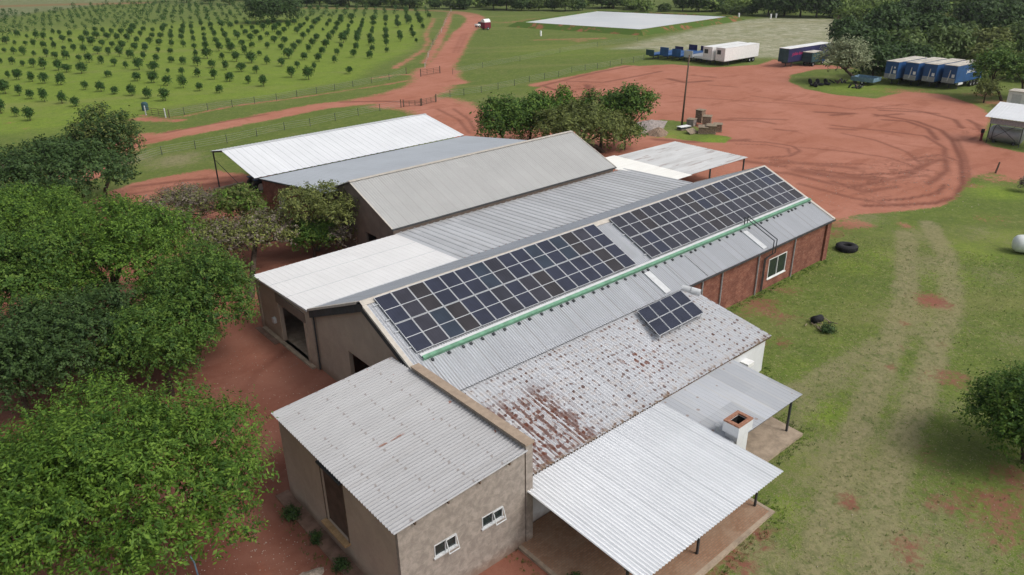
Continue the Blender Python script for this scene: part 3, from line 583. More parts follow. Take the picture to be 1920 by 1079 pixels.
# solar panels -------------------------------------------------------
def panel(O, U, V, cells, group, label, wid, lng, halves=2):
    """O lower-left corner, U unit across, V unit up-slope"""
    O, U, V = Vector(O), Vector(U), Vector(V); n = U.cross(V).normalized()
    r = thing('solar_panel', label, 'solar panel', O, group)
    b = MB(); fw = .028
    def q(a, c, h): return O+U*a+V*c+n*h
    def bx(a0, a1, c0, c1, h0=0., h1=.045): b.hexa([q(a0, c0, h0), q(a1, c0, h0), q(a1, c1, h0), q(a0, c1, h0)], [q(a0, c0, h1), q(a1, c0, h1), q(a1, c1, h1), q(a0, c1, h1)])
    bx(0, wid, 0, fw); bx(0, wid, lng-fw, lng); bx(0, fw, fw, lng-fw); bx(wid-fw, wid, fw, lng-fw)
    if halves == 2: bx(fw, wid-fw, lng/2-.022, lng/2+.022, .02, .043)
    b.build('frame', M['pv_frame'], r); b = MB()
    bx(fw*.6, wid-fw*.6, fw*.6, lng-fw*.6, .012, .036); b.build('cells', PV[cells], r); return r
Vs = Vector((0, YR-YE, ZR-ZE)).normalized(); Us = Vector((1, 0, 0))
rows1 = ['npbnnntknntntbpn', 'nptbnnknpbnnnnbn']; 
rows2 = ['kkbkkpkbnpbnkkpknk', 'knkpkkpbbpkpkbkppb']
for (xa, n_, rws, nm, gr) in ((19.30, 16, rows1, 'nearer the front gable', 'solar panels of the large array nearer the front gable'), (39.40, 18, rows2, 'at the far end of the roof', 'solar panels of the large array at the far end of the roof')):
    stp = {16: (37.78-19.30)/16, 18: (60.02-39.40)/18}[n_]
    for ri in range(2):
        y0 = {0: 33.05, 1: 30.93}[ri]
        for c in range(n_):
            cc = rws[ri][c]; kind = {'n': 'navy', 'p': 'slate', 'b': 'brownish', 't': 'blue', 'k': 'near-black'}[cc]
            place = ('beside the gable edge' if c == 0 else 'beside the gap between the arrays' if (c == n_-1) == (n_ == 16) and c in (0, n_-1) else 'inside the row')
            rw = ('upper', 'lower')[ri]; od = ('first second third fourth fifth sixth seventh eighth ninth tenth eleventh twelfth thirteenth fourteenth fifteenth sixteenth seventeenth eighteenth').split()[c]
            panel(on_roof(xa+c*stp, y0)+nrm*.16, Us, Vs, cc, gr, '%s panel, %s from the gable in the %s row of the %s array' % (kind, od, rw, {16: 'near', 18: 'far'}[n_]), stp-.03, 2.27)
rk = thing('panel_rails', 'aluminium rails carrying the large arrays on the grey roof', 'rails', on_roof(19.2, 31.5, .08))
for xa, xb in ((19.05, 37.95), (39.15, 60.1)):
    for y in (31.4, 32.6, 33.5, 34.7):
        b = MB(); b.bar(on_roof(xa, y)+nrm*.09, on_roof(xb, y)+nrm*.09, .05, .08, up=nrm); b.build('rail', M['pv_frame'], rk)
# tilted eight-panel frame over the rusty roof
TL, TR, BR_, BL = (az(1194, 584, 4.66), az(1276, 545, 4.66), az(1317.5, 589, 4.38), az(1236, 631, 4.38))
U8 = Vector(TR-TL); V8 = Vector(TL-BL); w8 = U8.length/4; l8 = V8.length/2
rk8 = thing('support_rack', 'raised aluminium frame under the eight small solar panels', 'rack', (TL[0], BL[1], 3.9))
for a in (.04, .5, .96):
    b = MB(); p0 = Vector(BL)+U8*a; p1 = Vector(TL)+U8*a; b.bar(p0-Vector((0, 0, .07)), p1-Vector((0, 0, .07)), .05, .06)
    for pp in (p0+V8*.05, p1-V8*.05): b.bar(pp-Vector((0, 0, .08)), (pp.x, pp.y, 3.3+(pp.y-21.4)*.17+.02), .045)
    b.build('strut', M['pv_frame'], rk8)
cols = ('nearest the gable side', 'second from the gable side', 'third from the gable side', 'farthest from the gable side')
for c in range(4):
    for r_ in range(2):
        panel(Vector(BL)+U8*(c/4)+V8*(r_/2)+Vector((0, 0, .01)), U8.normalized(), V8.normalized(), 'n', 'small raised solar panels above the rusty roof', 'navy panel of the small raised array, %s row, %s' % (('lower', 'upper')[r_], cols[c]), w8-.03, l8-.03, 1)

# ------------------------------------------------------------------ ANNEX (flat roof) ---------------------------------
annex = thing('flat_roof_annex', 'tan annex with a white painted low roof and a big dark doorway', 'building', (18.6, 42.6, 0))
def fz(y): return 4.60-(y-42.7)*.042
XW = 31.15
sheet(annex, 'white_roof', M['flat_white'], (18.42, 51.55, fz(51.55)), (XW-18.42, 0, 0), (0, -(51.55-42.74), fz(42.74)-fz(51.55)), .45, .006, 'trap')
sheet(annex, 'grey_roof', M['flat_grey'], (XW, 51.75, fz(51.75)-.012), (60.3-XW, 0, 0), (0, -(51.75-42.74), fz(42.74)-fz(51.75)), .69, .03, 'trap')
for yy in (45.7, 48.6):
    b = MB(); b.box(18.5, XW, yy-.03, yy+.03, fz(yy)+.010, fz(yy)+.026); b.build('roof_joint', M['light_metal'], annex)
b = MB(); y0, y1 = 43.75, 47.75; zt = float(ax(519, 552, 18.6)[2])
wall(b, (18.6, 51.35), (18.6, 42.5), .25, -.5, [(0, fz(51.35)-.05), (8.85, fz(42.5)-.05)], [(51.35-y1, 51.35-y0, .12, 3.25)])
b.build('wall', M['tan_wall'], annex); b = MB(); wall(b, (60.2, 42.75), (60.2, 51.35), .25, -.5, [(0, fz(42.7)-.05), (8.6, fz(51.35)-.05)])
b.build('wall', M['tan_wall'], annex); b = MB(); wall(b, (30.8, 51.35), (18.85, 51.35), .25, -.5, [(0, fz(51.35)-.05), (15, fz(51.35)-.05)])
b.build('wall', M['tan_wall'], annex)
b = MB(); b.box(18.52, 18.6, y0-.25, y1+.3, 3.25, 3.95); b.build('lintel', M['brown_wall'], annex)
for q in ((18.5, 18.62, 51.1, 51.42, -.4, fz(51.4)-.05), (18.53, 18.6, y1+.02, y1+.35, -.3, 3.24), (18.53, 18.6, y0-.35, y0-.02, -.3, 3.24)): b = MB(); b.box(*q); b.build('pier', M['tan_wall'], annex)
b = MB(); b.bar((18.45, 51.5, fz(51.5)-.09), (18.45, 42.75, fz(42.75)-.09), .05, .16); b.build('fascia', M['light_metal'], annex)
b = MB(); b.box(18.3, 30, 42.8, 51.0, -.2, .12); b.build('floor', M['concrete'], annex)
b = MB(); b.box(17.9, 18.3, 47.9, 51.4, -.2, .04); b.build('apron', M['plinth'], annex)
q = ax(517, 600, 18.6); b = MB(); b.box(18.38, 18.6, q[1]-.18, q[1]+.18, q[2]-.2, q[2]+.2); b.build('meter_box', M['light_metal'], annex)
b = MB(); b.box(26, 26.3, 42.8, 51.1, .1, 4.2); b.build('inner_wall', M['brown_wall'], annex)

# ------------------------------------------------------------------ GREY HALL behind ----------------------------------
gh = thing('grey_hall', 'tall hall with matt grey gabled roof and brown gable wall', 'building', (30.9, 51.7, 0))
GX0, GX1, GY0, GY1, GYR, GZE, GZR = 30.75, 58.7, 51.55, 65.0, 58.25, 4.75, 7.42
gs = (GZR-GZE)/(GYR-GY0)
sheet(gh, 'roof_slope', M['hall_roof'], (GX0, GY0, GZE), (GX1-GX0, 0, 0), (0, GYR-GY0, GZR-GZE), .26, .010)
sheet(gh, 'roof_slope', M['hall_roof'], (GX0, GY1, GZE), (GX1-GX0, 0, 0), (0, GYR-GY1, GZR-GZE), .26, .010)
b = MB(); b.bar((GX0-.02, GYR, GZR+.04), (GX1+.02, GYR, GZR+.04), .42, .05); b.build('ridge_cap', M['ridge'], gh)
b = MB(); b.bar((GX0, GY0-.05, GZE-.08), (GX1, GY0-.05, GZE-.08), .10, .12); b.build('gutter', M['fascia'], gh)
b = MB()
for xa in (GX0+.02, GX1-.05): b.bar((xa, GY0, GZE+.03), (xa, GYR-.25, GZR-.07), .10, .05); b.bar((xa, GY1, GZE+.03), (xa, GYR+.25, GZR-.07), .10, .05)
b.build('barge_flashing', M['ridge'], gh)
b = MB(); gt = lambda y: GZR-gs*abs(y-GYR)-.09
dq0, dq1 = float(ax(672, 450, 31.)[1]), float(ax(652, 450, 31.)[1])
wall(b, (31.0, 64.8), (31.0, 51.75), .25, -.5, [(0, gt(64.8)), (64.8-GYR, gt(GYR)), (13.05, gt(51.75))], [(64.8-56.6, 64.8-54.7, .3, 3.1)])
b.build('wall', M['brown_wall'], gh); b = MB(); wall(b, (58.5, 51.75), (58.5, 64.8), .25, -.5, [(0, gt(51.75)), (GYR-51.75, gt(GYR)), (13.05, gt(64.8))])
b.build('wall', M['brown_wall'], gh); b = MB(); wall(b, (31.252, 51.75), (58.24, 51.75), .2, -.5, [(0, GZE-.1), (40, GZE-.1)]); b.build('wall', M['brown_wall'], gh); b = MB(); wall(b, (58.24, 64.8), (31.252, 64.8), .2, -.5, [(0, GZE-.1), (40, GZE-.1)])
b.build('wall', M['brown_wall'], gh)

# ------------------------------------------------------------------ LOW BRICK BUILDING + WHITE CANOPY ----------------------
lb = thing('low_brick_building', 'low red brick store with a blue grey lean roof behind the thorn trees', 'building', (29.8, 66, 0))
LX0, LX1, LY0, LY1 = 29.55, 57.3, 60.7, 76.0; lz = lambda y: 4.12+(76.0-y)*.128
sheet(lb, 'roof', M['low_roof'], (LX0, LY1, lz(LY1)), (LX1-LX0, 0, 0), (0, LY0-LY1, lz(LY0)-lz(LY1)), .40, .006, 'trap')
b = MB(); wq = [ax(524, 379, 29.8), ax(532, 404, 29.8)]
wall(b, (29.8, 75.7), (29.8, 65.0), .25, -.5, [(0, lz(75.7)-.07), (10.7, lz(65.0)-.07)], [(75.7-wq[0][1], 75.7-wq[0][1]+1.6, 1.9, 3.1)])
wall(b, (30.05, 65.05), (57.1, 65.05), .25, -.5, [(0, 4.6), (28, 4.6)]); wall(b, (57.1, 75.7), (30.05, 75.7), .25, -.5, [(0, lz(75.7)-.07), (28, lz(75.7)-.07)])
wall(b, (57.1, 65.3), (57.1, 75.45), .25, -.5, [(0, lz(65.3)-.07), (10.15, lz(75.45)-.07)])
b.build('wall', M['brick'], lb)
window(lb, (29.8, wq[0][1], 1.9), (0, -1, 0), 1.6, 1.2, 2, bar=.07)
b = MB(); b.bar((LX0-.02, LY1, lz(LY1)-.02), (LX0-.02, 65, lz(65)-.02), .05, .14); b.build('barge_board', M['fascia'], lb)
cp = thing('machinery_canopy', 'open sided canopy with bright white pitched roof sheltering a tractor', 'canopy', (28.6, 88, 0))
CX0, CX1 = 29.2, 57.2; EY0, EYR, EY1 = 76.05, 84.6, 88.15; EZ0, EZR, EZ1 = 4.22, 5.62, 4.9
sheet(cp, 'roof_slope', M['canopy_white'], (CX0, EY0, EZ0), (CX1-CX0, 0, 0), (0, EYR-EY0, EZR-EZ0), .86, .02, 'trap')
sheet(cp, 'roof_slope', M['canopy_white'], (CX0-.1, EY1, EZ1), (CX1-CX0+.1, 0, 0), (0, EYR-EY1, EZR-EZ1), .43, .012, 'trap')
b = MB(); b.bar((CX0-.05, EYR, EZR+.04), (CX1+.05, EYR, EZR+.04), .4, .03); b.build('ridge_cap', M['light_metal'], cp)
for x in (28.9+.5, 36.3, 43.3, 50.3, 57.):
    b = MB(); z0 = float(gz(x))-.3; b.bar((x, 88.0, z0), (x, 88.0, EZ1-.12), .13); b.build('post', M['dark_steel'], cp)
    b = MB(); b.bar((x, 88.0, EZ1-.14), (x, EYR, EZR-.16), .08, .12); b.bar((x, EYR, EZR-.16), (x, EY0+.1, EZ0-.14), .08, .12); b.bar((x, 87.9, EZ1-1.0), (x, 79.8, .35+EZ0-2.6), .05); b.build('rafter', M['dark_steel'], cp)
b = MB()
for y, z in ((EY1-.1, EZ1-.07), (86.4, 5.15), (82.5, 5.17), (79.6, 4.70)): b.bar((CX0, y, z), (CX1, y, z), .06, .09)
b.build('purlin', M['dark_steel'], cp)
k0, k1 = gp(402, 358), gp(458, 345); kb = thing('concrete_kerb', 'long pale concrete kerb beside the canopy post', 'kerb', k0); b = MB(); b.bar(Vector(k0)+Vector((0, 0, .1)), Vector(k1)+Vector((0, 0, .1)), .35, .3); b.build('kerb', M['concrete'], kb)

def wheel(b, c, r, w_, ax_=(0, 1, 0)):
    b.lathe(Vector(c)-Vector(ax_)*w_/2, ax_, [(0, r*.5), (0, r*.9), (w_*.12, r), (w_*.88, r), (w_, r*.9), (w_, r*.5), (w_*.8, r*.46), (w_*.2, r*.46), (0, r*.5)], 24)
def add_wheel(parent, c, r, w_, ax_=(0, 1, 0), rim='light_metal'):
    b = MB(); wheel(b, c, r, w_, ax_); wb = b.build('wheel', M['black'], parent); b = MB(); b.lathe(Vector(c)-Vector(ax_)*w_*.3, ax_, [(0, 0), (0, r*.5), (w_*.15, r*.44), (w_*.45, r*.44), (w_*.6, r*.5), (w_*.6, 0)], 18); b.build('rim', M[rim], wb); return wb
tr_ = thing('tractor', 'dark blue tractor parked under the white canopy', 'tractor', (33.2, 83.6, .35))
T0 = Vector((33.2, 83.6, .3))
for s in (-1, 1):
    add_wheel(tr_, T0+Vector((-.9, s*.85, .85)), .85, .5, rim='plastic'); add_wheel(tr_, T0+Vector((1.6, s*.75, .5)), .5, .3, rim='plastic')
b = MB(); b.box(T0.x-.2, T0.x+2.1, T0.y-.35, T0.y+.35, T0.z+.75, T0.z+1.5); b.build('bonnet', M['tractor'], tr_, bevel=.08)
b = MB(); b.box(T0.x-1.3, T0.x+1.9, T0.y-.25, T0.y+.25, T0.z+.45, T0.z+.8); b.build('chassis', M['dark_steel'], tr_)
b = MB(); b.box(T0.x-1.3, T0.x-.75, T0.y-.28, T0.y+.28, T0.z+1.2, T0.z+1.35); b.box(T0.x-1.35, T0.x-1.2, T0.y-.28, T0.y+.28, T0.z+1.35, T0.z+1.8); b.build('seat', M['black'], tr_)
for s in (-1, 1):
    b = MB(); b.box(T0.x-1.6, T0.x-.2, T0.y+s*.85-.3, T0.y+s*.85+.3, T0.z+1.72, T0.z+1.8); b.build('mudguard', M['tractor'], tr_)
b = MB(); b.tube(T0+Vector((1.2, .1, 1.5)), T0+Vector((1.2, .1, 2.1)), .05); b.build('exhaust', M['dark_steel'], tr_)
b = MB(); b.bar(T0+Vector((-.3, 0, 1.3)), T0+Vector((-.5, 0, 1.75)), .05); b.lathe(T0+Vector((-.52, 0, 1.75)), (-.4, 0, .9), [(0, .2), (.03, .23), (.06, .2), (0, .2)], 16); b.build('steering_wheel', M['black'], tr_)

# far side carport next to the hall
fc = thing('yard_carport', 'low open carport with stained grey and cream roof beyond the hall', 'carport', (60.5, 45.6, .9))
fz2 = lambda x: 4.25-(x-59.)*.010
sheet(fc, 'cream_roof', M['far_white'], (59.3, 45.3, fz2(59.3)), (0, 10.9, 0), (63.6-59.3, 0, fz2(63.6)-fz2(59.3)), .30, .010, 'trap')
sheet(fc, 'stained_roof', M['far_roof'], (63.6, 45.5, fz2(63.6)-.01), (0, 10.3, 0), (74.2-63.6, 0, fz2(74.2)-fz2(63.6)), .30, .010, 'trap')
for x, y in ((67.5, 45.8), (73.9, 45.8), (67.5, 55.4), (73.9, 55.4), (61, 55.6)):
    b = MB(); b.bar((x, y, .6), (x, y, fz2(x)-.1), .14); b.build('post', M['dark_steel'], fc)
b = MB()
for y in (45.8, 50.6, 55.4): b.bar((59.5, y, fz2(59.5)-.10), (74, y, fz2(74)-.10), .07, .14)
b.build('beam', M['wood'], fc)
b = MB(); b.box(73.5, 74.2, 46.6, 47.3, .8, 1.7); o = b.build('storage_drum', M['dark_steel'], None, origin=(73.8, 47, .8)); tag(o, 'small dark crate at the foot of the carport post', 'crate')

# ------------------------------------------------------------------ SHED (front) --------------------------------------
shed = thing('plaster_shed', 'nearest shed with corrugated mono pitch roof and bare plaster walls', 'building', (11.43, 20.8, 0))
KX0, KX1, KY0, KY1 = 11.18, 18.38, 20.62, 32.05; kz = lambda x: 5.16+(x-11.18)*.066
sheet(shed, 'roof', M['shed_roof'], (KX0, KY0, kz(KX0)), (0, KY1-KY0, 0), (KX1-KX0, 0, kz(KX1)-kz(KX0)), .215, .050)
b = MB(); dy = [float(ax(*p, 11.43)[1]) for p in ((607, 880), (652, 900))]; dz = float(ax(632, 985, 11.43)[2])
d0, d1 = 24.8, 26.9
pA, pB = ax(614, 968, 11.43), ax(656, 1022, 11.43); d1, d0 = float(pA[1]), float(pB[1]); dz = float((pA[2]+pB[2])/2)
wall(b, (11.43, 31.9), (11.43, 21.022), .22, -.5, [(0, kz(11.43)-.06), (11.1, kz(11.43)-.06)], [(31.9-d1, 31.9-d0, dz, 4.75)])
wall(b, (18.34, 31.9), (11.652, 31.9), .22, -.5, [(0, kz(18.34)-.06), (6.69, kz(11.65)-.06)])
b.build('wall', M['tan_wall'], shed)['label'] = 'smooth tan plaster wall'
b = MB(); W = []
for (a, c) in (((815, 1040), (855, 1003)), ((904, 987), (942, 952))):
    p0, p1 = ay(*a, 20.8), ay(*c, 20.8); W.append((float(p0[0]), float(p1[0]), float(min(p0[2], p1[2]))))
WH = .62; wz = (W[0][2]+W[1][2])/2-.02
WW = []
for (pa, pb, pc, pd) in (((813, 1022), (857, 1000), (853, 1026), (815, 1042)), ((903, 969), (943, 950), (941, 972), (904, 988))):
    q = [ay(*t, 20.8) for t in (pa, pb, pc, pd)]; WW.append((float((q[0][0]+q[3][0])/2), float((q[1][0]+q[2][0])/2), float((q[2][2]+q[3][2])/2), float((q[0][2]+q[1][2])/2)))
wall(b, (11.43, 20.8), (18.34, 20.8), .22, -.5, [(0, kz(11.43)-.06), (6.91, kz(18.34)-.06)], [(a-11.43, c-11.43, e, f) for a, c, e, f in WW])
b.build('wall', M['grey_wall'], shed)['label'] = 'rough grey plaster wall with two small windows'
for a, c, e, f in WW:
    fr, pt = window(shed, (a, 20.8, e), (1, 0, 0), c-a, f-e, 1, bar=.04, m=M['light_metal'])
    sb = MB(); wd = (c-a)/2
    for s0, s1, z0, z1 in ((0, 1, 0, .05), (0, 1, .95, 1), (0, .06, .05, .95), (.94, 1, .05, .95)):
        P4 = lambda u_, v_, k=0: pt(wd+u_*wd, v_*(f-e), .05+(1-v_)*.22+k)
        sb.hexa([P4(s0, z0), P4(s1, z0), P4(s1, z1), P4(s0, z1)], [P4(s0, z0, .03), P4(s1, z0, .03), P4(s1, z1, .03), P4(s0, z1, .03)])
    sb.build('open_sash', M['light_metal'], fr)
b = MB(); wall(b, (18.78, 30.3), (18.36, 30.3), .01, -.4, [(0, 5), (.42, 5)]) if False else None
b.box(18.36, 18.78, 20.74, 30.0, -.5, 5.86); b.build('parapet_wall', M['grey_wall'], shed)
b = MB(); b.box(18.30, 18.84, 20.68, 30.0, 5.863, 5.95); b.build('coping', M['parapet'], shed)
b = MB(); b.box(11.53, 11.58, d0, d1, dz, 4.75); dr = b.build('door', M['door_wood'], shed)
b = MB(); b.box(11.40, 11.52, d0-.06, d0, dz, 4.8); b.box(11.40, 11.52, d1, d1+.06, dz, 4.8); b.build('door_frame', M['wood'], shed)
b = MB(); b.box(11.12, 11.52, d0-.12, d1+.12, dz-.10, dz-.003); b.build('door_sill', M['sill'], shed)
b = MB(); b.bar((11.3, d1-.1, 4.82), (11.3, d0-.2, 4.82), .22, .1); b.build('door_track', M['fascia'], shed)
for x in (12.2, 13.9, 15.6, 17.3):
    b = MB(); b.box(x-.04, x+.04, 20.6, 20.8, kz(x)-.16, kz(x)-.04); b.build('rafter_end', M['wood'], shed)
b = MB(); b.box(10.7, 11.43, 20.2, 32.2, -.3, .06); b.build('plinth', M['plinth'], shed)

# ------------------------------------------------------------------ LEAN-TO HOUSE (rusty roof) -------------------------
ho = thing('rusty_roof_house', 'white walled lean-to with a long rust speckled roof against the hall', 'building', (18.8, 21.3, 0))
HX1 = 40.2; hz = lambda y: 3.30+(y-21.4)*.172
sheet(ho, 'roof', M['rust_roof'], (18.85, 21.4, hz(21.4)), (HX1-18.85, 0, 0), (0, 28.2-21.4, hz(28.2)-hz(21.4)), .235, .034)
b = MB(); wall(b, (18.8, 21.55), (39.8, 21.55), .22, -.5, [(0, hz(21.55)-.07), (21, hz(21.55)-.07)]); b.build('wall', M['white_wall'], ho); b = MB(); wall(b, (39.8, 21.77), (39.8, 28.2), .22, -.5, [(0, hz(21.77)-.07), (6.43, hz(28.2)-.07)])
b.build('wall', M['white_wall'], ho)
b = MB(); b.bar((18.9, 21.45, hz(21.4)-.10), (HX1, 21.45, hz(21.4)-.10), .06, .12); b.build('fascia', M['wood'], ho)
b = MB(); b.box(35.9, 36.9, 21.5, 21.56, 1.6, 2.6); b.build('window_shutter', M['light_metal'], ho)
b = MB(); q = ay(1402, 681, 21.2); b.box(q[0]-.35, q[0]+.35, 20.95, 21.55, q[2]-.18, q[2]+.1); b.build('cooler_unit', M['white_paint'], ho, bevel=.03)

# front veranda (bright corrugated) and patched flat veranda
jv = thing('bright_veranda', 'open veranda with shining new corrugated roof on steel posts', 'veranda', (18.5, 13.8, .1))
jz = lambda y: 3.0+(y-13.74)*.030
sheet(jv, 'roof', M['veranda_roof'], (18.42, 13.72, jz(13.72)), (28.92-18.42, 0, 0), (0, 21.38-13.72, jz(21.38)-jz(13.72)), .20, .045)
for x in (18.7, 23.8, 28.6):
    b = MB(); b.bar((x, 14.75, -.1), (x, 14.75, jz(14.75)-.22), .10); b.build('post', M['dark_steel'], jv)
b = MB()
for y in (14.75, 18.0, 21.2): b.bar((18.5, y, jz(y)-.16), (28.85, y, jz(y)-.16), .07, .13)
b.build('beam', M['dark_steel'], jv)
b = MB()
for x in (18.7, 22.1, 25.4, 28.6): b.bar((x, 13.85, jz(13.85)-.07), (x, 21.3, jz(21.3)-.07), .05, .045)
b.build('rafter', M['dark_steel'], jv)
sp_ = thing('brick_paving', 'worn red brick paved slab with pale edge under the bright veranda', 'paving', (18., 13.9, 0))
b = MB(); b.hexa([(17.9, 18.2, -.3), (17.9, 14.05, -.3), (29.0, 14.05, -.3), (29.0, 21.5, -.3)], [(17.9, 18.2, .22), (17.9, 14.05, .22), (29.0, 14.05, .36), (29.0, 21.5, .36)])
b = MB(); bt = [(18.05, 21.5), (18.05, 14.05), (28.8, 14.05), (28.8, 21.5)]
def zs(x): return .16+(x-18)*.018
b.hexa([(x, y, -.4) for x, y in bt], [(x, y, zs(x)) for x, y in bt]); b.build('bricks', M['paving'], sp_)
b = MB(); b.hexa([(17.85, 13.85, -.4), (29.0, 13.85, -.4), (29.0, 14.048, -.4), (17.85, 14.048, -.4)], [(17.85, 13.85, zs(17.85)+.006), (29.0, 13.85, zs(29)+.006), (29.0, 14.048, zs(29)+.006), (17.85, 14.048, zs(17.85)+.006)])
b.hexa([(17.85, 14.048, -.4), (18.048, 14.048, -.4), (18.048, 21.4, -.4), (17.85, 21.4, -.4)], [(17.85, 14.048, zs(17.9)+.006), (18.048, 14.048, zs(17.9)+.006), (18.048, 21.4, zs(17.9)+.006), (17.85, 21.4, zs(17.9)+.006)])
b.hexa([(28.802, 14.05, -.4), (29.0, 14.05, -.4), (29.0, 21.4, -.4), (28.802, 21.4, -.4)], [(28.802, 14.05, zs(29)+.006), (29.0, 14.05, zs(29)+.006), (29.0, 21.4, zs(29)+.006), (28.802, 21.4, zs(29)+.006)]); b.build('edging', M['concrete'], sp_)
iv = thing('patched_veranda', 'flat patched grey veranda roof with one dark post near the chimney', 'veranda', (35.3, 16.9, .7))
iz = lambda y: 2.92+(y-16.72)*.055
sheet(iv, 'roof', M['patch_roof'], (28.98, 16.72, iz(16.72)), (35.95-28.98, 0, 0), (0, 21.5-16.72, iz(21.5)-iz(16.72)), .30, .006, 'trap')
q = gp(1480, 813, .12); b = MB(); b.bar((q[0], q[1]+.2, q[2]-.4), (q[0], q[1]+.2, iz(17)-.12), .11); b.build('post', M['dark_steel'], iv)
b = MB(); b.bar((29.0, 16.86, iz(16.86)-.12), (35.9, 16.86, iz(16.86)-.12), .07, .15); b.bar((35.75, 16.9, iz(16.9)-.12), (35.75, 21.5, iz(21.5)-.12), .07, .12); b.build('beam', M['dark_steel'], iv)
s2 = thing('concrete_slab', 'stained concrete slab under the patched veranda', 'slab', (32, 16.2, .5))
b = MB(); q0, q1 = gp(1503, 815), gp(1428, 865); b.hexa([(31.2, 16.25, .1), (35.5, 16.1, .1), (35.9, 21.5, .1), (31.2, 21.5, .1)], [(31.2, 16.25, .60), (35.5, 16.1, .76), (35.9, 21.5, .78), (31.2, 21.5, .60)]); b.build('slab', M['concrete'], s2)
ch = thing('chimney', 'white chimney with open red brick top beside the bright veranda', 'chimney', (29.75, 17.0, .4))
b = MB(); b.box(29.3, 30.3, 16.62, 17.35, .1, 3.3); b.build('stack', M['white_wall'], ch)
cx0, cx1, cy0, cy1, cz0, cz1 = 29.14, 30.42, 16.5, 17.45, 3.3, 3.9
b = MB(); b.box(cx0, cx1, cy0, cy0+.2, cz0, cz1); b.box(cx0, cx1, cy1-.2, cy1, cz0, cz1); b.box(cx0, cx0+.22, cy0+.2, cy1-.2, cz0, cz1); b.box(cx1-.22, cx1, cy0+.2, cy1-.2, cz0, cz1); b.build('head', M['white_wall'], ch)
def chim_brick():
    m = Mat('orange_brick', .9, .15); f = m.noise(7, 5); m.col(m.mix(m.step(f, .35, .65), (.26, .12, .075), (.36, .20, .14))); return m.m
b = MB(); z0, z1 = cz1+.002, cz1+.09
b.box(cx0, cx1, cy0, cy0+.2, z0, z1); b.box(cx0, cx1, cy1-.2, cy1, z0, z1); b.box(cx0, cx0+.22, cy0+.2, cy1-.2, z0, z1); b.box(cx1-.22, cx1, cy0+.2, cy1-.2, z0, z1); b.build('brick_rim', chim_brick(), ch)
b = MB(); b.box(cx0+.22, cx1-.22, cy0+.2, cy1-.2, cz0, cz0+.05); b.box(cx0+.22, cx0+.25, cy0+.2, cy1-.2, cz0+.05, cz1-.03); b.box(cx1-.25, cx1-.22, cy0+.2, cy1-.2, cz0+.05, cz1-.03); b.box(cx0+.25, cx1-.25, cy0+.2, cy0+.23, cz0+.05, cz1-.03); b.box(cx0+.25, cx1-.25, cy1-.23, cy1-.2, cz0+.05, cz1-.03); b.build('flue_shade', M['dark'], ch)  # near-black floor and liner walls paint in the shade of the hole
b = MB(); b.tube((28.9, 17.6, 2.95), (28.9, 17.6, 3.3), .09); b.lathe((28.9, 17.6, 3.3), (0, 0, 1), [(0, .15), (.04, .15), (.12, 0)], 12); o = b.build('roof_vent', M['light_metal'], None, origin=(28.9, 17.6, 3)); o.location.x += .45; o.location.y += .25; tag(o, 'small metal roof vent beside the white chimney', 'vent')


# ------------------------------------------------------------------ POND
def build_pond():
    zt = 2.0; C4 = [az(978, 43, zt), az(1120, 21.5, zt), az(1370, 32, zt), az(1200, 57, zt)]; c = sum(C4)/4
    wv = MB(); wv.add([(p[0], p[1], zt) for p in C4], [(0, 1, 2, 3)])
    m = Mat('sky_white_water', .30, .5); m.col(m.mix(m.step(m.noise(.05, 3), .4, .65), (.86, .89, .89), (.95, .96, .95))); m.b.inputs['Metallic'].default_value = .42  # near-white base colour stands in for the reflected bright sky
    m.bump(m.noise(1.2, 3), .10, .5)
    o = wv.build('water', m.m, None, origin=(c[0], c[1], zt)); tag(o, 'bright still water of the square farm pond', 'water', kind='structure')
    b = MB(); rings = [(1.0, zt-.6), (1.0, zt+.25), (1.045, zt+.3), (1.16, .75)]
    vs = []
    for k, z in rings: vs += [(c[0]+(p[0]-c[0])*k, c[1]+(p[1]-c[1])*k, z) for p in C4]
    fs = [(i*4+j, i*4+(j+1) % 4, (i+1)*4+(j+1) % 4, (i+1)*4+j) for i in range(3) for j in range(4)]; b.add(vs, fs)
    m = Mat('pond_bank_grass', .95, .08); p = m.sep(); n = m.noise(.3, 5, .65); m.col(m.mix(m.step(n, .5, .62), (.07, .12, .025), (.24, .11, .06)))
    o = b.build('pond_bank', m.m, None, origin=(c[0], c[1], 1)); tag(o, 'grass and red soil bank around the pond', 'bank', kind='structure')
build_pond()

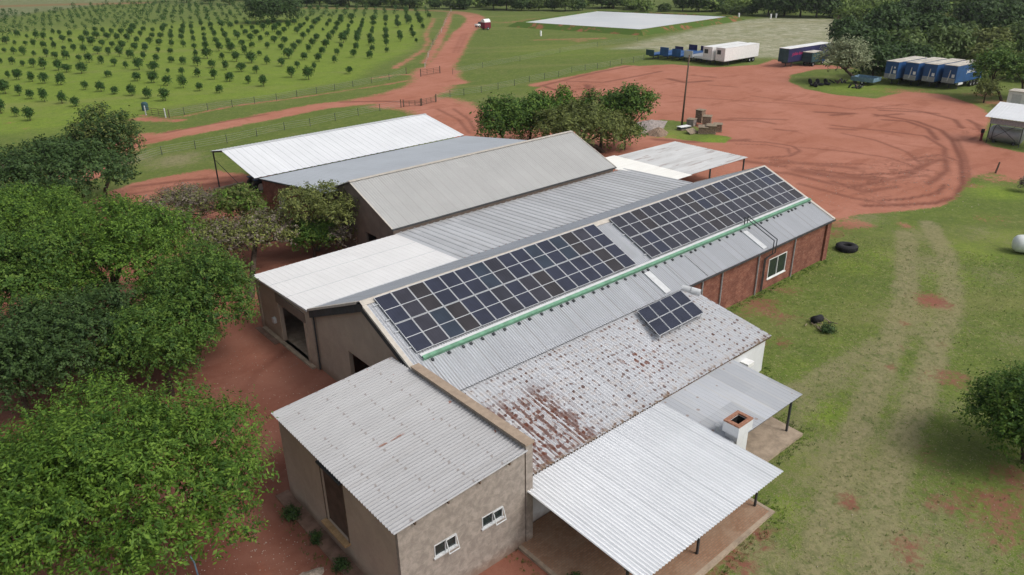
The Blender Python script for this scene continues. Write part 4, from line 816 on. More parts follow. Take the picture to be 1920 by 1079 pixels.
# ------------------------------------------------------------------ TREES
def leaf_arrays(clumps, n, size, spray=6, asp=.38, up=.35, thick=.22, droop=0.):
    """clumps: list of (center3, radius3). returns V,F of rhombic leaves set along little twigs"""
    C = np.array([c for c, r in clumps]); Rr = np.array([r for c, r in clumps]); wt = (Rr[:, 0]*Rr[:, 1]); wt = wt/wt.sum()
    nt = max(1, n//spray); k = rng.choice(len(C), nt, p=wt)
    d = rng.normal(size=(nt, 3)); d[:, 2] += .55; d /= np.linalg.norm(d, axis=1)[:, None]
    rad = 1+thick*rng.normal(size=nt)*.7-thick*.4; inner = rng.random(nt) < .18; rad[inner] *= rng.random(inner.sum())*.8+.1
    p0 = C[k]+d*Rr[k]*rad[:, None]
    t = d+rng.normal(size=(nt, 3))*.6; t[:, 2] += up-droop; t /= np.linalg.norm(t, axis=1)[:, None]
    L_ = size*spray*.42*(.7+.6*rng.random(nt))
    j = np.tile(np.arange(spray), nt); T = np.repeat(t, spray, 0); P0 = np.repeat(p0, spray, 0); LL = np.repeat(L_, spray)
    side = np.cross(T, rng.normal(size=(nt*spray, 3))*.25+np.repeat(rng.normal(size=(nt, 3)), spray, 0)); side /= np.linalg.norm(side, axis=1)[:, None]+1e-9
    sg = np.where(j % 2 == 0, 1, -1)[:, None]
    base = P0+T*(LL*(j/spray))[:, None]-np.array([0, 0, 1])*(droop*LL*(j/spray)**2)[:, None]
    nn = np.repeat(d, spray, 0)*.9+np.array([0, 0, .5])+rng.normal(size=(nt*spray, 3))*.42; nn /= np.linalg.norm(nn, axis=1)[:, None]
    a = T*.55+side*sg+rng.normal(size=(nt*spray, 3))*.2; a -= nn*(a*nn).sum(1)[:, None]; a /= np.linalg.norm(a, axis=1)[:, None]+1e-9
    b = np.cross(nn, a); b /= np.linalg.norm(b, axis=1)[:, None]+1e-9
    s = size*(.7+.6*rng.random(len(a)))[:, None]
    V = np.stack([base, base+a*s*.5+b*s*asp*.5, base+a*s, base+a*s*.5-b*s*asp*.5], 1).reshape(-1, 3)
    Fq = np.arange(len(V)).reshape(-1, 4); return V, Fq
def dome(R_, rz, zc, n, cr=.36, flat=1., jit=.25, hollow=.25):
    """clump centres spread over an uneven dome of radius R_ centred at height zc"""
    out = []; ga = 2.399963; ph = rng.random()*6.28
    for i in range(n):
        f = (i+.5)/n; z = 1-1.45*f; rr = math.sqrt(max(0, 1-z*z)); a = ga*i+ph
        k = (1-cr)*(1+rng.normal()*jit*.35)
        x, y, zz = rr*math.cos(a)*k, rr*math.sin(a)*k, z*k*flat
        r = R_*cr*(.75+.5*rng.random()); out.append(((x*R_+rng.normal()*R_*.05, y*R_+rng.normal()*R_*.05, zc+zz*rz), (r, r, r*rz/R_*(1.1 if flat == 1 else 1.0))))
    for i in range(int(n*hollow)):
        r = R_*cr; a = rng.random()*6.28; q = rng.random()*.45; out.append(((q*math.cos(a)*R_, q*math.sin(a)*R_, zc+(rng.random()*.6-.2)*rz), (r, r, r*rz/R_)))
    return out
def trunk_mesh(clumps, H0, r0, limbs, lean=(0, 0), z0=-.4, n=7, fork=.5, twigs=0):
    b = MB(); f = np.array([lean[0], lean[1], H0*fork]); mid = f*np.array([.4, .4, .5])+rng.normal(size=3)*[.08, .08, 0]*r0*4
    b.path([(0, 0, z0), mid, f], [r0*1.25, r0*.95, r0*.8], n)
    ks = rng.permutation(len(clumps))[:limbs]
    for k in ks:
        c = np.array(clumps[k][0]); m1 = f+(c-f)*.35+np.array([0, 0, .08*H0])+rng.normal(size=3)*.08*H0*.5; m2 = f+(c-f)*.72+rng.normal(size=3)*.05*H0
        b.path([f, m1, m2, c], [r0*.55, r0*.40, r0*.25, r0*.10], max(5, n-2))
        for _ in range(twigs):
            e = c+rng.normal(size=3)*np.array(clumps[k][1])*.75; b.path([m2, (m2+e)/2+rng.normal(size=3)*.1, e], [r0*.16, r0*.11, r0*.04], 4)
    return b
def make_tree(name, label, cat, loc, R_, rz, zc, leaf, n, size, bark='bark', group=None, clumps=14, cr=.36, limbs=6, r0=None, twigs=0, flat=1., fork=.5, lean=(0, 0), spray=6, asp=.38, thick=.22, droop=0., leaf2=None, hollow=.25):
    t = thing(name, label, cat, loc, group); H0 = max(.8, zc)
    cl = dome(R_, rz, zc, clumps, cr, flat, hollow=hollow); cl = [((c[0]+lean[0], c[1]+lean[1], c[2]), r) for c, r in cl]
    r0 = r0 or .045*R_+.03
    b = trunk_mesh(cl, H0, r0, limbs, lean, fork=fork, twigs=twigs)
    me = bpy.data.meshes.new('trunk'); me.from_pydata(b.v, [], b.f); me.materials.append(M[bark]); me.polygons.foreach_set('use_smooth', [True]*len(me.polygons))
    o = bpy.data.objects.new('trunk', me); COL.objects.link(o); o.parent = t
    V, Fq = leaf_arrays(cl, n, size, spray, asp, thick=thick, droop=droop)
    ni = max(spray, int(n*.20)//spray*spray); ci = [(c, tuple(.68*q for q in r)) for c, r in cl]; Vi, Fi = leaf_arrays(ci, ni, size*1.35, spray, max(asp, .5), thick=thick)
    Fq = np.concatenate([Fq, Fi+len(V)]); V = np.concatenate([V, Vi]); V[:, 2] = np.maximum(V[:, 2], .05)
    me = fast_mesh('crown', V, Fq, L[leaf])
    if leaf2:
        me.materials.append(L[leaf2]); mi = np.repeat((rng.random(len(Fq)//spray+1) < .35).astype(np.int32), spray)[:len(Fq)]; me.polygons.foreach_set('material_index', mi)
    o = bpy.data.objects.new('crown', me); COL.objects.link(o); o.parent = t
    return t
def tree_at(px, py, zc, rpx, name, label, leaf, dens=1., cat='tree', rz=None, base=None, **k):
    """crown centre seen at px,py at height zc above the ground; base = pixel of the trunk foot if it shows"""
    c = az(px, py, zc+float(gz(az(px, py, zc)[0]))); mp = mpp(c); R_ = rpx*mp; rz = rz or R_*.7; ren = mp*1.875
    size = k.pop('size', max(.15, 3.0*ren))*1.12; k['asp'] = asp = k.get('asp', .5)*1.15; n = int(dens*2.3*math.pi*R_*(R_+rz)/(size*size*asp*.5))
    if n > 115000: size *= math.sqrt(n/115000.); n = 115000
    zg = float(gz(c[0])); loc = (c[0], c[1], zg)
    if base is not None: bb = gp(*base); k['lean'] = (c[0]-bb[0], c[1]-bb[1]); loc = tuple(bb)
    return make_tree(name, label, cat, loc, R_, rz, zc, leaf, n, size, **k)
TG = 'leafy trees crowding the left side of the buildings'
tree_at(205, 915, 6.2, 275, 'leafy_tree', 'largest bright green feathery tree filling the bottom left corner beside the shed', 'bright', 1.0, rz=3.5, clumps=34, cr=.25, size=.155, asp=.36, spray=9, thick=.2)
tree_at(372, 560, 4.8, 118, 'leafy_tree', 'green tree with two bare stems nearest the annex doorway', 'mid', .95, rz=3.4, clumps=20, cr=.29, base=(330, 690), size=.145, twigs=2)
tree_at(195, 475, 6.2, 170, 'leafy_tree', 'wide fresh green tree in the middle of the left grove', 'bright', .8, rz=3.6, clumps=26, cr=.24, size=.165, twigs=1)
tree_at(40, 520, 6.4, 140, 'leafy_tree', 'green tree cut by the left photo edge at mid height', 'mid', .9, rz=3.4, clumps=20, cr=.27, size=.17)
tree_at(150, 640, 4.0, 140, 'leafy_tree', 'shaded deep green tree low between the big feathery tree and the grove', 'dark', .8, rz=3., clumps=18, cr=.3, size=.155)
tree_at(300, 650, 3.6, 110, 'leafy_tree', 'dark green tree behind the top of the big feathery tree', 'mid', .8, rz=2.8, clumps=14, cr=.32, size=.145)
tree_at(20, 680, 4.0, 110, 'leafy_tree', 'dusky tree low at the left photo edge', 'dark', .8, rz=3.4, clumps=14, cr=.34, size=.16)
tree_at(60, 412, 5.4, 118, 'leafy_tree', 'yellow green tree just below the dark flat topped acacia', 'bright', .8, rz=2.8, clumps=16, cr=.3, size=.17)
tree_at(90, 325, 6.0, 150, 'acacia_tree', 'dark flat topped acacia spreading at the left photo edge', 'dark', .85, rz=3.0, clumps=34, cr=.2, flat=.8, size=.26, twigs=1, base=(100, 400), limbs=9, thick=.16)
tree_at(195, 270, 6.8, 70, 'tall_tree', 'tall dark tree with thin olive top in front of the orchard', 'dark', .75, rz=4.0, clumps=20, cr=.27, size=.25, leaf2='olive', twigs=2, base=(195, 385))
tree_at(345, 388, 2.4, 74, 'thorn_bush', 'greyish half bare thorn bush beside the canopy post', 'twig', .45, cat='bush', rz=1.8, clumps=14, cr=.28, size=.22, twigs=6, leaf2='thorn', bark='bark_grey', limbs=9, asp=.2)
tree_at(282, 430, 2.0, 40, 'thorn_bush', 'small grey thorn bush at the edge of the left grove', 'twig', .45, cat='bush', rz=1.5, clumps=9, cr=.3, size=.2, twigs=5, leaf2='thorn', bark='bark_grey', asp=.2)
tree_at(452, 382, 3.0, 52, 'thorn_tree', 'small bright topped thorn tree in front of the brick store wall', 'olive', .8, rz=1.6, clumps=12, cr=.3, size=.2, twigs=4, leaf2='bright', base=(452, 432), limbs=8)
tree_at(475, 435, 3.4, 88, 'umbrella_thorn', 'umbrella thorn with thick dark trunk behind the white roof corner', 'thorn', .55, rz=1.3, clumps=20, cr=.24, flat=.8, size=.19, twigs=6, base=(468, 565), r0=.26, limbs=12, fork=.72, leaf2='twig')
tree_at(405, 455, 2.6, 66, 'thorn_bush', 'sparse olive thorn bush between the grove and the umbrella thorn', 'thorn', .5, cat='bush', rz=1.6, clumps=12, cr=.28, size=.19, twigs=5, leaf2='twig')
tree_at(608, 385, 4.6, 86, 'flat_topped_tree', 'green flat topped tree with bare crossing limbs against the hall gable', 'olive', .55, rz=1.7, clumps=24, cr=.22, size=.19, twigs=3, base=(592, 470), r0=.2, limbs=14, bark='bark_grey', leaf2='thorn', fork=.4)
tree_at(585, 442, 2.2, 55, 'leafy_bush', 'dense green bush at the foot of the flat topped tree', 'mid', .9, cat='bush', rz=1.6, clumps=9, cr=.36, size=.18)
tree_at(640, 445, 2.0, 30, 'thorn_bush', 'brownish dry bush beside the gable doorway', 'twig', .5, cat='bush', rz=1.3, clumps=8, cr=.34, size=.18, twigs=4, leaf2='thorn')
tree_at(942, 228, 4.2, 56, 'willow_tree', 'leftmost drooping deep green tree behind the grey hall ridge', 'mid', .95, rz=3.4, clumps=14, cr=.3, droop=.9, size=.32, asp=.3)
tree_at(1040, 215, 4.4, 70, 'round_tree', 'bushy green tree in the middle of the clump behind the grey hall', 'bright', .9, rz=3.2, clumps=16, cr=.28, size=.3)
tree_at(1095, 240, 4.0, 98, 'olive_tree', 'wide olive coloured tree with leaning black trunk behind the hall ridge', 'olive', .85, rz=3.0, clumps=20, cr=.26, size=.28, base=(1135, 285), r0=.28, twigs=1)
tree_at(1128, 218, 4.6, 56, 'round_tree', 'green tree between the wide olive tree and the dark topped one', 'mid', .9, rz=3.0, clumps=14, cr=.3, size=.3)
tree_at(995, 222, 4.0, 52, 'round_tree', 'green tree next to the drooping tree left in the clump', 'mid', .9, rz=3.0, clumps=14, cr=.3, size=.3)
tree_at(1182, 200, 6.0, 50, 'round_tree', 'rounded dark topped tree at the right end of the clump', 'mid', 1., rz=2.6, clumps=12, cr=.33, size=.3, base=(1165, 262))
tree_at(1172, 246, 2.6, 38, 'leafy_bush', 'low green bush right of the leaning black trunk', 'mid', .9, cat='bush', rz=1.6, clumps=6, cr=.45, size=.3)
tree_at(1590, 108, 4.8, 46, 'pale_tree', 'pale silvery spreading tree beside the blue trailers', 'pale', .8, rz=3.2, clumps=22, cr=.25, size=.42, base=(1606, 156), r0=.3, asp=.45)
tree_at(1868, 128, 5.2, 46, 'yard_tree', 'green tree with two thin stems behind the tank roof', 'mid', .75, rz=2.6, clumps=14, cr=.3, size=.36, base=(1880, 190), twigs=1)
tree_at(1925, 130, 5.0, 42, 'yard_tree', 'darker tree at the right photo edge behind the tank roof', 'mid', .8, rz=3.0, clumps=12, cr=.32, size=.36, base=(1918, 195))
tree_at(1850, 168, 2.2, 22, 'leafy_bush', 'small grey green bush under the two stemmed yard tree', 'olive', .8, cat='bush', rz=1.4, clumps=6, cr=.45, size=.32)
tree_at(1932, 785, 2.6, 108, 'leafy_tree', 'rounded green tree at the right photo edge on the lawn', 'mid', 1., rz=3.0, clumps=26, cr=.32, size=.145, base=(1925, 870), twigs=2)
tree_at(1926, 345, .9, 16, 'dead_bush', 'bare dead bush at the right photo edge', 'twig', .5, cat='bush', rz=.9, clumps=6, cr=.4, size=.15, twigs=5)
for px, py, r_, lb_, sz in ((545, 965, 16, 'weedy bush at the foot of the shed wall left of its door', .09), (592, 1012, 10, 'small weed below the shed door sill', .08), (640, 1062, 13, 'low weed near the bottom edge beside the shed plinth', .08), (1080, 1090, 14, 'weed in front of the paved slab', .08)):
    tree_at(px, py, .2, r_, 'weed', lb_, 'dark', 1.1, cat='plant', rz=.35, clumps=5, cr=.5, size=sz, limbs=3, r0=.01)
# big dark tree at the far end of the orchard
tree_at(509, 15, 5.0, 50, 'spreading_tree', 'big dark round tree standing at the far end of the orchard', 'dark', 1.3, rz=5.0, clumps=20, cr=.3, size=.7)

# orchard ---------------------------------------------------------------
OG = 'young orchard trees planted in rows'
oproto = []
for i in range(5):
    t = make_tree('orchard_tree', 'young dark green orchard tree in the rows of the green field', 'tree', (0, 0, -50), (.74+.12*i)*.92, .92+.09*(i % 3), 1.10+.10*(i % 3), 'orchard', 700+90*i, .26, group=OG, clumps=7, cr=.44, limbs=3, r0=.06, spray=4, asp=.5)
    oproto.append(t)
opoly = P([(-120, 36), (60, 27), (240, 6.5), (460, 13), (640, 17), (790, 20), (812, 24), (778, 84), (702, 112), (666, 145), (590, 152), (500, 168), (415, 181), (300, 193), (262, 193), (160, 198), (50, 232), (-120, 260)])
cand = []
for i in range(-60, 60):
    for j in range(-160, 160): cand.append(np.array([-.715, 2.221])+np.array([7.1465, 11.4368])*i+np.array([1.4204, -5.3129])*j)
cand = np.array(cand); ins = poly_sd(cand, opoly) > 0; cand = cand[ins]; cand = cand+rng.normal(size=cand.shape)*.22
cand = cand[rng.random(len(cand)) > .05]; dd = np.hypot(cand[:, 0], cand[:, 1]); cand = cand[np.argsort(dd)]
def oscale(): return float(np.clip(rng.normal(.86, .15), .5, 1.2))
used = set()
rest_V = []; rest_F = []; off = 0
for k, (x, y) in enumerate(cand):
    pi = int(rng.integers(5)); s_ = oscale(); ang = rng.random()*6.28; zg = float(gz(x))
    if k < 298:
        t = copy_tree(oproto[pi]) if pi in used else oproto[pi]; used.add(pi)
        t.location = (x, y, zg); t.rotation_euler[2] = ang; t.scale = (s_, s_, s_*float(rng.uniform(.85, 1.2)))
    else:
        cl = [((rng.normal()*.3, rng.normal()*.3, .8+rng.random()*1.6), (.62, .62, .62)) for _ in range(5)]
        V, Fq = leaf_arrays(cl, 130, .42, 3, .6); V = V*s_+np.array([x, y, zg]); rest_V.append(V); rest_F.append(Fq+off); off += len(V)
if rest_V:
    me = fast_mesh('distant_orchard_rows', np.concatenate(rest_V), np.concatenate(rest_F), L['orchard']); o = bpy.data.objects.new('distant_orchard_rows', me); COL.objects.link(o)
    tag(o, 'rows of tiny dark trees at the far end of the orchard', 'orchard', kind='stuff')

# far bush and woodland --------------------------------------------------
FP = []
for i, (lf, R_, rz, zc) in enumerate((('farbush', 4.2, 2.6, 3.0), ('dark', 4.8, 3.4, 3.8), ('farbush', 3.2, 2.0, 2.2), ('dark', 3.6, 2.4, 2.8), ('scrub', 4.4, 2.2, 2.4), ('olive', 4.0, 2.4, 3.0))):
    FP.append(make_tree('bush_tree', 'x', 'tree', (0, 0, -60), R_, rz, zc, lf, 3600, .75, clumps=15, cr=.3, limbs=4, spray=4, asp=.6))
fused = set()
def far_tree(x, y, kind, s_, label, group, name='bush_tree', cat='tree'):
    t = copy_tree(FP[kind]) if kind in fused else FP[kind]; fused.add(kind)
    t.name = name; t.location = (x, y, float(gz(x))-.1); t.rotation_euler[2] = rng.random()*6.28; t.scale = (s_, s_, s_*float(rng.uniform(.8, 1.15))); tag(t, label, cat, group)
G1 = 'dark trees of the thicket behind the blue trailers'
for px, py, zc, s_, k in [(1612, 72, 4, 1.15, 1), (1640, 92, 3.5, 1.0, 1), (1655, 60, 4.5, 1.2, 1), (1690, 85, 4, 1.15, 0), (1700, 55, 4.5, 1.2, 1), (1735, 95, 3.5, 1., 0), (1740, 62, 4, 1.2, 1), (1775, 88, 3.5, 1.1, 0), (1640, 118, 3, .9, 3), (1665, 112, 3, .9, 3), (1768, 110, 3, .8, 2), (1590, 60, 3.5, .9, 1), (1720, 110, 2.8, .9, 3), (1690, 108, 2.8, .9, 3)]:
    c = az(px, py, zc+.9); far_tree(c[0], c[1], k, s_, 'dark bushy tree of the thicket behind the row of blue trailers', G1)
G2 = 'bush trees on the rise at the upper right'
for px, py, zc, s_, k in [(1855, 78, 3.5, 1.1, 5), (1830, 95, 3, .9, 5), (1800, 60, 3.5, 1.1, 0), (1880, 50, 4, 1.2, 1), (1912, 75, 3.5, 1.1, 0), (1905, 30, 4, 1.2, 0), (1830, 35, 4, 1.2, 1), (1775, 38, 3.5, 1.0, 5), (1740, 30, 3.5, 1.1, 1), (1700, 25, 3.5, 1.1, 1), (1660, 30, 3.5, 1., 3), (1868, 15, 4, 1.2, 1), (1950, 50, 4, 1.2, 1), (1960, 95, 4, 1.1, 0), (1990, 20, 4, 1.2, 0), (1810, 12, 4, 1.2, 0), (1760, 8, 4, 1.1, 1), (1720, 5, 4, 1.2, 4), (1650, 10, 3, 1.1, 4), (1610, 28, 3, 1., 4), (1940, 5, 4, 1.3, 1), (1930, 120, 3, 1., 5), (1800, 80, 2.5, .8, 4), (1880, 100, 2, .8, 4)]:
    c = az(px, py, zc+.9); far_tree(c[0], c[1], k, s_, 'bushy green tree on the rise in the upper right corner', G2)
G3 = 'dark trees along the far side of the fields'
for px, py, s_, k in [(575, 12, .9, 3), (600, 12, 1., 1), (628, 13, .9, 3), (655, 12, 1., 1), (680, 13, .9, 0), (705, 13, .8, 3), (735, 13, .9, 1), (768, 16, .95, 1), (815, 17, .7, 3), (845, 17, .8, 0), (870, 18, .8, 3), (925, 18, 1.0, 1), (950, 19, 1.1, 1), (978, 20, 1., 3), (1010, 20, .8, 0), (1035, 20, .8, 3), (1060, 21, 1., 0), (1085, 20, .8, 3), (1128, 16, 1.0, 1), (1150, 16, 1.0, 1), (1185, 18, .6, 4), (1215, 18, .6, 2), (1280, 21, .9, 1), (1310, 22, 1.0, 1), (1335, 22, .8, 1), (1385, 28, .7, 2), (1440, 30, 1.2, 1), (1470, 31, 1.3, 1), (1500, 32, 1.4, 1), (1530, 33, 1.3, 1), (1560, 33, .9, 3), (1590, 34, .8, 2), (1245, 22, .7, 2), (1360, 27, .7, 2), (1410, 29, .6, 3), (470, 12, .7, 3), (430, 9, .8, 0), (395, 7, .8, 1), (350, 5, .8, 0), (310, 4, .8, 1), (548, 14, .8, 3)]:
    c = gp(px, py); far_tree(c[0], c[1], k, s_, 'dark bushy tree in the tree line beyond the fields', G3)
# scrub behind the tree line: nobody could count it
V_, F_, off = [], [], 0
for i in range(620):
    px = rng.uniform(380, 2060); py = rng.uniform(-45, 27 if px < 1560 else 40)
    if px < 560: py = min(py, -2+rng.random()*6)
    c = gp(px, py); d_ = math.hypot(c[0], c[1]); R_ = rng.uniform(2.2, 5.5)
    if px < 1560 and py > 12+(px-560)*.018: continue
    cl = dome(R_, R_*.5, R_*.45, 6, .42, hollow=.1); V, Fq = leaf_arrays(cl, 360, 1.25, 3, .6); V[:, 2] = np.maximum(V[:, 2], .02); V = V+np.array([c[0], c[1], c[2]]); V_.append(V); F_.append(Fq+off); off += len(V)
me = fast_mesh('bushland', np.concatenate(V_), np.concatenate(F_), L['scrub']); o = bpy.data.objects.new('bushland', me); COL.objects.link(o); tag(o, 'light green bushland stretching away behind the far tree line', 'bushland', kind='stuff')

# ------------------------------------------------------------------ FENCES, GATES, POLES
def fence(pix, label, h=1.25, r_=.045, wires=4, mat='dark_steel', strain=()):
    pts = [gp(*p) for p in pix]; f = thing('wire_fence', label, 'fence', pts[0])
    for i, p in enumerate(pts):
        b = MB(); k = 1.9 if i in strain else 1.; b.tube((p[0], p[1], p[2]-.2), (p[0], p[1], p[2]+h*(1.1 if k > 1 else 1)), r_*k, n=6); b.build('post', M['wood'] if k > 1 else M[mat], f)
    for w_ in range(wires):
        z = h*(.22+.72*w_/(wires-1)); b = MB(); b.path([Vector(p)+Vector((0, 0, z)) for p in pts], [.010]*len(pts), 4); b.build('wire', M['grey_steel'], f)
    return f
fence([(200, 322), (252, 307), (304, 291), (367, 280), (426, 269), (482, 256.5), (534, 245), (582, 237.5), (629, 227), (672, 217.5), (712.5, 209), (752, 202)], 'wire fence on thin dark posts between the canopy and the red road', strain=(11,))
fence([(818, 191), (844, 182.5), (870, 179.5), (902.5, 174.5), (934, 168), (964.5, 161.5), (992.5, 154.5), (1021, 149), (1047.5, 145), (1072, 137), (1097, 132.5), (1120, 129.5), (1144, 125.5), (1165.5, 120.5), (1187.5, 117.5), (1207, 113)], 'wire fence on thin dark posts running from the near gate to the white trailers', strain=(0,))
fence([(318, 221), (346, 215.5), (390, 208), (436, 201.5), (478, 195), (519, 189), (557, 182), (594, 176), (628, 170), (662, 164), (697, 157), (730, 150.5), (762, 139)], 'wire fence along the near edge of the orchard', strain=(0, 12))
fence([(797, 128), (803, 108), (812, 84), (828, 61), (836, 42), (846, 22)], 'wire fence beside the upper red road', mat='light_metal', strain=(2,))
fence([(849, 140), (905, 128), (975, 115), (1050, 100), (1120, 88), (1195, 78)], 'faint wire fence across the green field below the pond', r_=.035)
def gate(p0, p1, label, h=1.25, bars=4):
    a, c = Vector(gp(*p0)), Vector(gp(*p1)); g_ = thing('farm_gate', label, 'gate', a)
    for p in (a, c): b = MB(); b.tube(p-Vector((0, 0, .2)), p+Vector((0, 0, h+.25)), .10, n=8); b.build('post', M['wood'], g_)
    for i in range(bars): z = .25+i*(h-.25)/(bars-1); b = MB(); b.bar(a+Vector((0, 0, z)), c+Vector((0, 0, z)), .05); b.build('rail', M['wood'], g_)
    for t in (.33, .67): b = MB(); m_ = a.lerp(c, t); b.bar(m_+Vector((0, 0, .15)), m_+Vector((0, 0, h)), .06); b.build('upright', M['wood'], g_)
    return g_
gate((757, 201), (789, 199), 'near dark farm gate across the red road, left leaf', 1.0)
gate((791, 198.5), (817, 192), 'near dark farm gate across the red road, right leaf', 1.0)
gate((789, 143.5), (825, 137.5), 'dark wooden farm gate on the upper red road', 1.25)
g_ = gate((274, 216), (311, 221), 'pale wire gate at the orchard corner near the tall dark tree', 1.3)
for o in g_.children:
    if o.name.startswith('post'): o.data.materials[0] = M['light_metal']
pp = gp(1278, 237); pt_ = thing('utility_pole', 'tall thin dark pole standing in the red yard beside stacked bricks', 'pole', pp)
b = MB(); top = Vector(pp)+Vector((.15, -.25, 10.4)); b.tube(Vector(pp)-Vector((0, 0, .3)), top, .16, .10, 10); b.build('shaft', M['wood'], pt_, smooth=True)
pp = gp(1564, 82); pt_ = thing('utility_pole', 'distant thin pole behind the pale silvery tree', 'pole', pp)
b = MB(); b.tube(Vector(pp)-Vector((0, 0, .3)), Vector(pp)+Vector((0, 0, 7)), .14, .10, 8); b.build('shaft', M['wood'], pt_); b = MB(); b.bar(Vector(pp)+Vector((-.8, .6, 6.4)), Vector(pp)+Vector((.8, -.6, 6.4)), .1); b.build('crossarm', M['wood'], pt_)
pp = gp(1866, 325); b = MB(); b.tube(Vector(pp)-Vector((0, 0, .2)), Vector(pp)+Vector((.1, -.15, 1.35)), .11, .09, 8); o = b.build('wooden_post', M['wood'], None, origin=pp); tag(o, 'short dark leaning post on the lawn edge left of the right border', 'post')
pp = gp(372, 1082); b = MB(); b.path([Vector(pp), Vector(pp)+Vector((-.02, 0, .9)), Vector(pp)+Vector((-.1, .08, 1.3))], [.035]*3, 8); o = b.build('bent_pipe', M['light_blue'], None, origin=pp); tag(o, 'short bent bluish pipe standing in red soil at the bottom edge', 'pipe')
for px, py, lb_ in ((1014, 68, 'white marker post below the pond'), (1385, 33, 'white marker post right of the pond'), (1445, 35, 'left of two pale posts beyond the scrubby field'), (1455, 34, 'right of two pale posts beyond the scrubby field')):
    pp = gp(px, py); b = MB(); b.box(pp[0]-.22, pp[0]+.22, pp[1]-.22, pp[1]+.22, pp[2]-.2, pp[2]+1.5); o = b.build('marker_post', M['white_paint'], None, origin=pp, bevel=.04); tag(o, lb_, 'post')

# ------------------------------------------------------------------ TRAILERS
def text(parent, s, size, loc, mat, rot=(R(90), 0, 0), shear=.25):
    cu = bpy.data.curves.new('lettering', 'FONT'); cu.body = s; cu.size = size; cu.extrude = .006; cu.shear = shear; cu.align_x = 'CENTER'; cu.align_y = 'CENTER'; cu.offset = size*.02
    o = bpy.data.objects.new('tmp', cu); COL.objects.link(o); dg = bpy.context.evaluated_depsgraph_get(); me = bpy.data.meshes.new_from_object(o.evaluated_get(dg)); bpy.data.objects.remove(o)
    me.materials.clear(); me.materials.append(mat); me.name = 'lettering'; q = bpy.data.objects.new('lettering', me); COL.objects.link(q); q.parent = parent; q.location = Vector(loc)-world_loc(parent); q.rotation_euler = rot; return q
def underframe(t, x, y, z, Ln, W_, zb, axles=(1.6, 2.9), legs=True, front=1):
    b = MB(); b.box(x+.4, x+Ln-.3, y-.55, y+.55, z+zb-.35, z+zb-.002); b.build('underframe', M['dark_steel'], t)
    for a in axles:
        xx = x+Ln-a
        for s in (-1, 1): add_wheel(t, (xx, y+s*(W_/2-.25), z+.5), .5, .45)
    if legs:
        for s in (-1, 1): b = MB(); b.bar((x+2.2, y+s*.7, z+.02), (x+2.2, y+s*.7, z+zb-.01), .14); b.box(x+2.0, x+2.4, y+s*.7-.18, y+s*.7+.18, z, z+.06); b.build('landing_leg', M['dark_steel'], t)
def box_trailer(x, y, z, Ln, W_, H_, zb, body, roof, label, group=None, rot=0., cat='trailer', **k):
    t = thing('box_trailer', label, cat, (x, y, z), group)
    b = MB(); b.box(x, x+Ln, y-W_/2, y+W_/2, z+zb, z+zb+H_); b.build('body', body, t, bevel=.03)
    b = MB(); b.box(x-.03, x+Ln+.03, y-W_/2-.03, y+W_/2+.03, z+zb+H_+.003, z+zb+H_+.07); b.build('roof', roof, t)
    underframe(t, x, y, z, Ln, W_, zb, **k); t.rotation_euler[2] = rot; return t
BG = 'row of four blue box trailers'
bx_ = [(151.3, 53.9, 'nearest and rightmost blue box trailer, showing its long lettered side'), (150.6, 57.1, 'blue box trailer second from the right in the row of four'), (150.0, 60.2, 'blue box trailer third from the right in the row of four'), (149.0, 63.4, 'leftmost blue box trailer of the row, under the dark thicket')]
for i, (x, y, lb_) in enumerate(bx_):
    z = .9; t = box_trailer(x, y, z, 9.8, 2.45, 3.0, 1.25, M['blue'], M['trailer_roof'], lb_, BG, axles=(1.0, 2.2, 3.4))
    b = MB(); b.box(x-.14, x-.003, y-1.1, y+1.15, z+1.2, z+2.05); b.build('front_skirt', M['grey_steel'], t)
    b = MB(); b.path([(x-.1, y+.15, z+1.5), (x-.12, y-.02, z+2.4), (x-.1, y-.12, z+3.45)], [.10, .09, .07], 8); b.build('air_hose', M['light_metal'], t)
    b = MB(); b.box(x-.03, x-.004, y-.95, y-.45, z+2.2, z+2.75); b.build('notice', M['white_paint'], t)
    if i == 3: b = MB(); b.box(x-.03, x-.004, y-.75, y-.5, z+3.1, z+3.4); b.build('notice', M['white_paint'], t)
    if i == 0: text(t, 'Jolldie Bower', .72, (x+5.6, y-1.24, z+2.95), M['white_paint']); b = MB(); b.box(x+1.5, x+3.2, y-1.2, y-.75, z+.75, z+1.15); b.build('side_locker', M['white_paint'], t, bevel=.04)
    t.rotation_euler[2] = R(-6)
for i, (y, x, lb_) in enumerate(((99.9, 146.6, 'nearer white box trailer with small dark window, parked beyond the pole'), (103.0, 146.2, 'farther white box trailer with small dark window, half hidden by its twin'))):
    z = .9; t = box_trailer(x, y, z, 12.6, 2.5, 2.75, 1.05, M['white_paint'], M['white_paint'], lb_, None, axles=(1.7, 3.0))
    b = MB(); b.box(x-.05, x-.004, y-.15, y+.85, z+2.45, z+3.35); b.build('cooling_unit', M['dark_steel'], t, bevel=.02)
    b = MB(); b.box(x-.03, x-.004, y-1.15, y+1.15, z+1.2, z+1.3); b.build('bumper_strip', M['light_metal'], t); t.rotation_euler[2] = R(-2)
z = .9; x, y = 154.2, 89.0
t = box_trailer(x, y, z, 15.5, 2.5, 2.8, 1.15, M['navy'], M['white_paint'], 'long navy curtain sided trailer with red lettering and white roof', rot=0, axles=(2.4, 3.6, 4.8))
b = MB(); b.box(x-.04, x-.004, y-1.22, y+1.22, z+1.15, z+3.9); b.build('rear_door', M['teal'], t); text(t, 'Jolldie Bower', .85, (x+3.6, y-1.26, z+2.75), M['red_text']); t.rotation_euler[2] = R(-4)
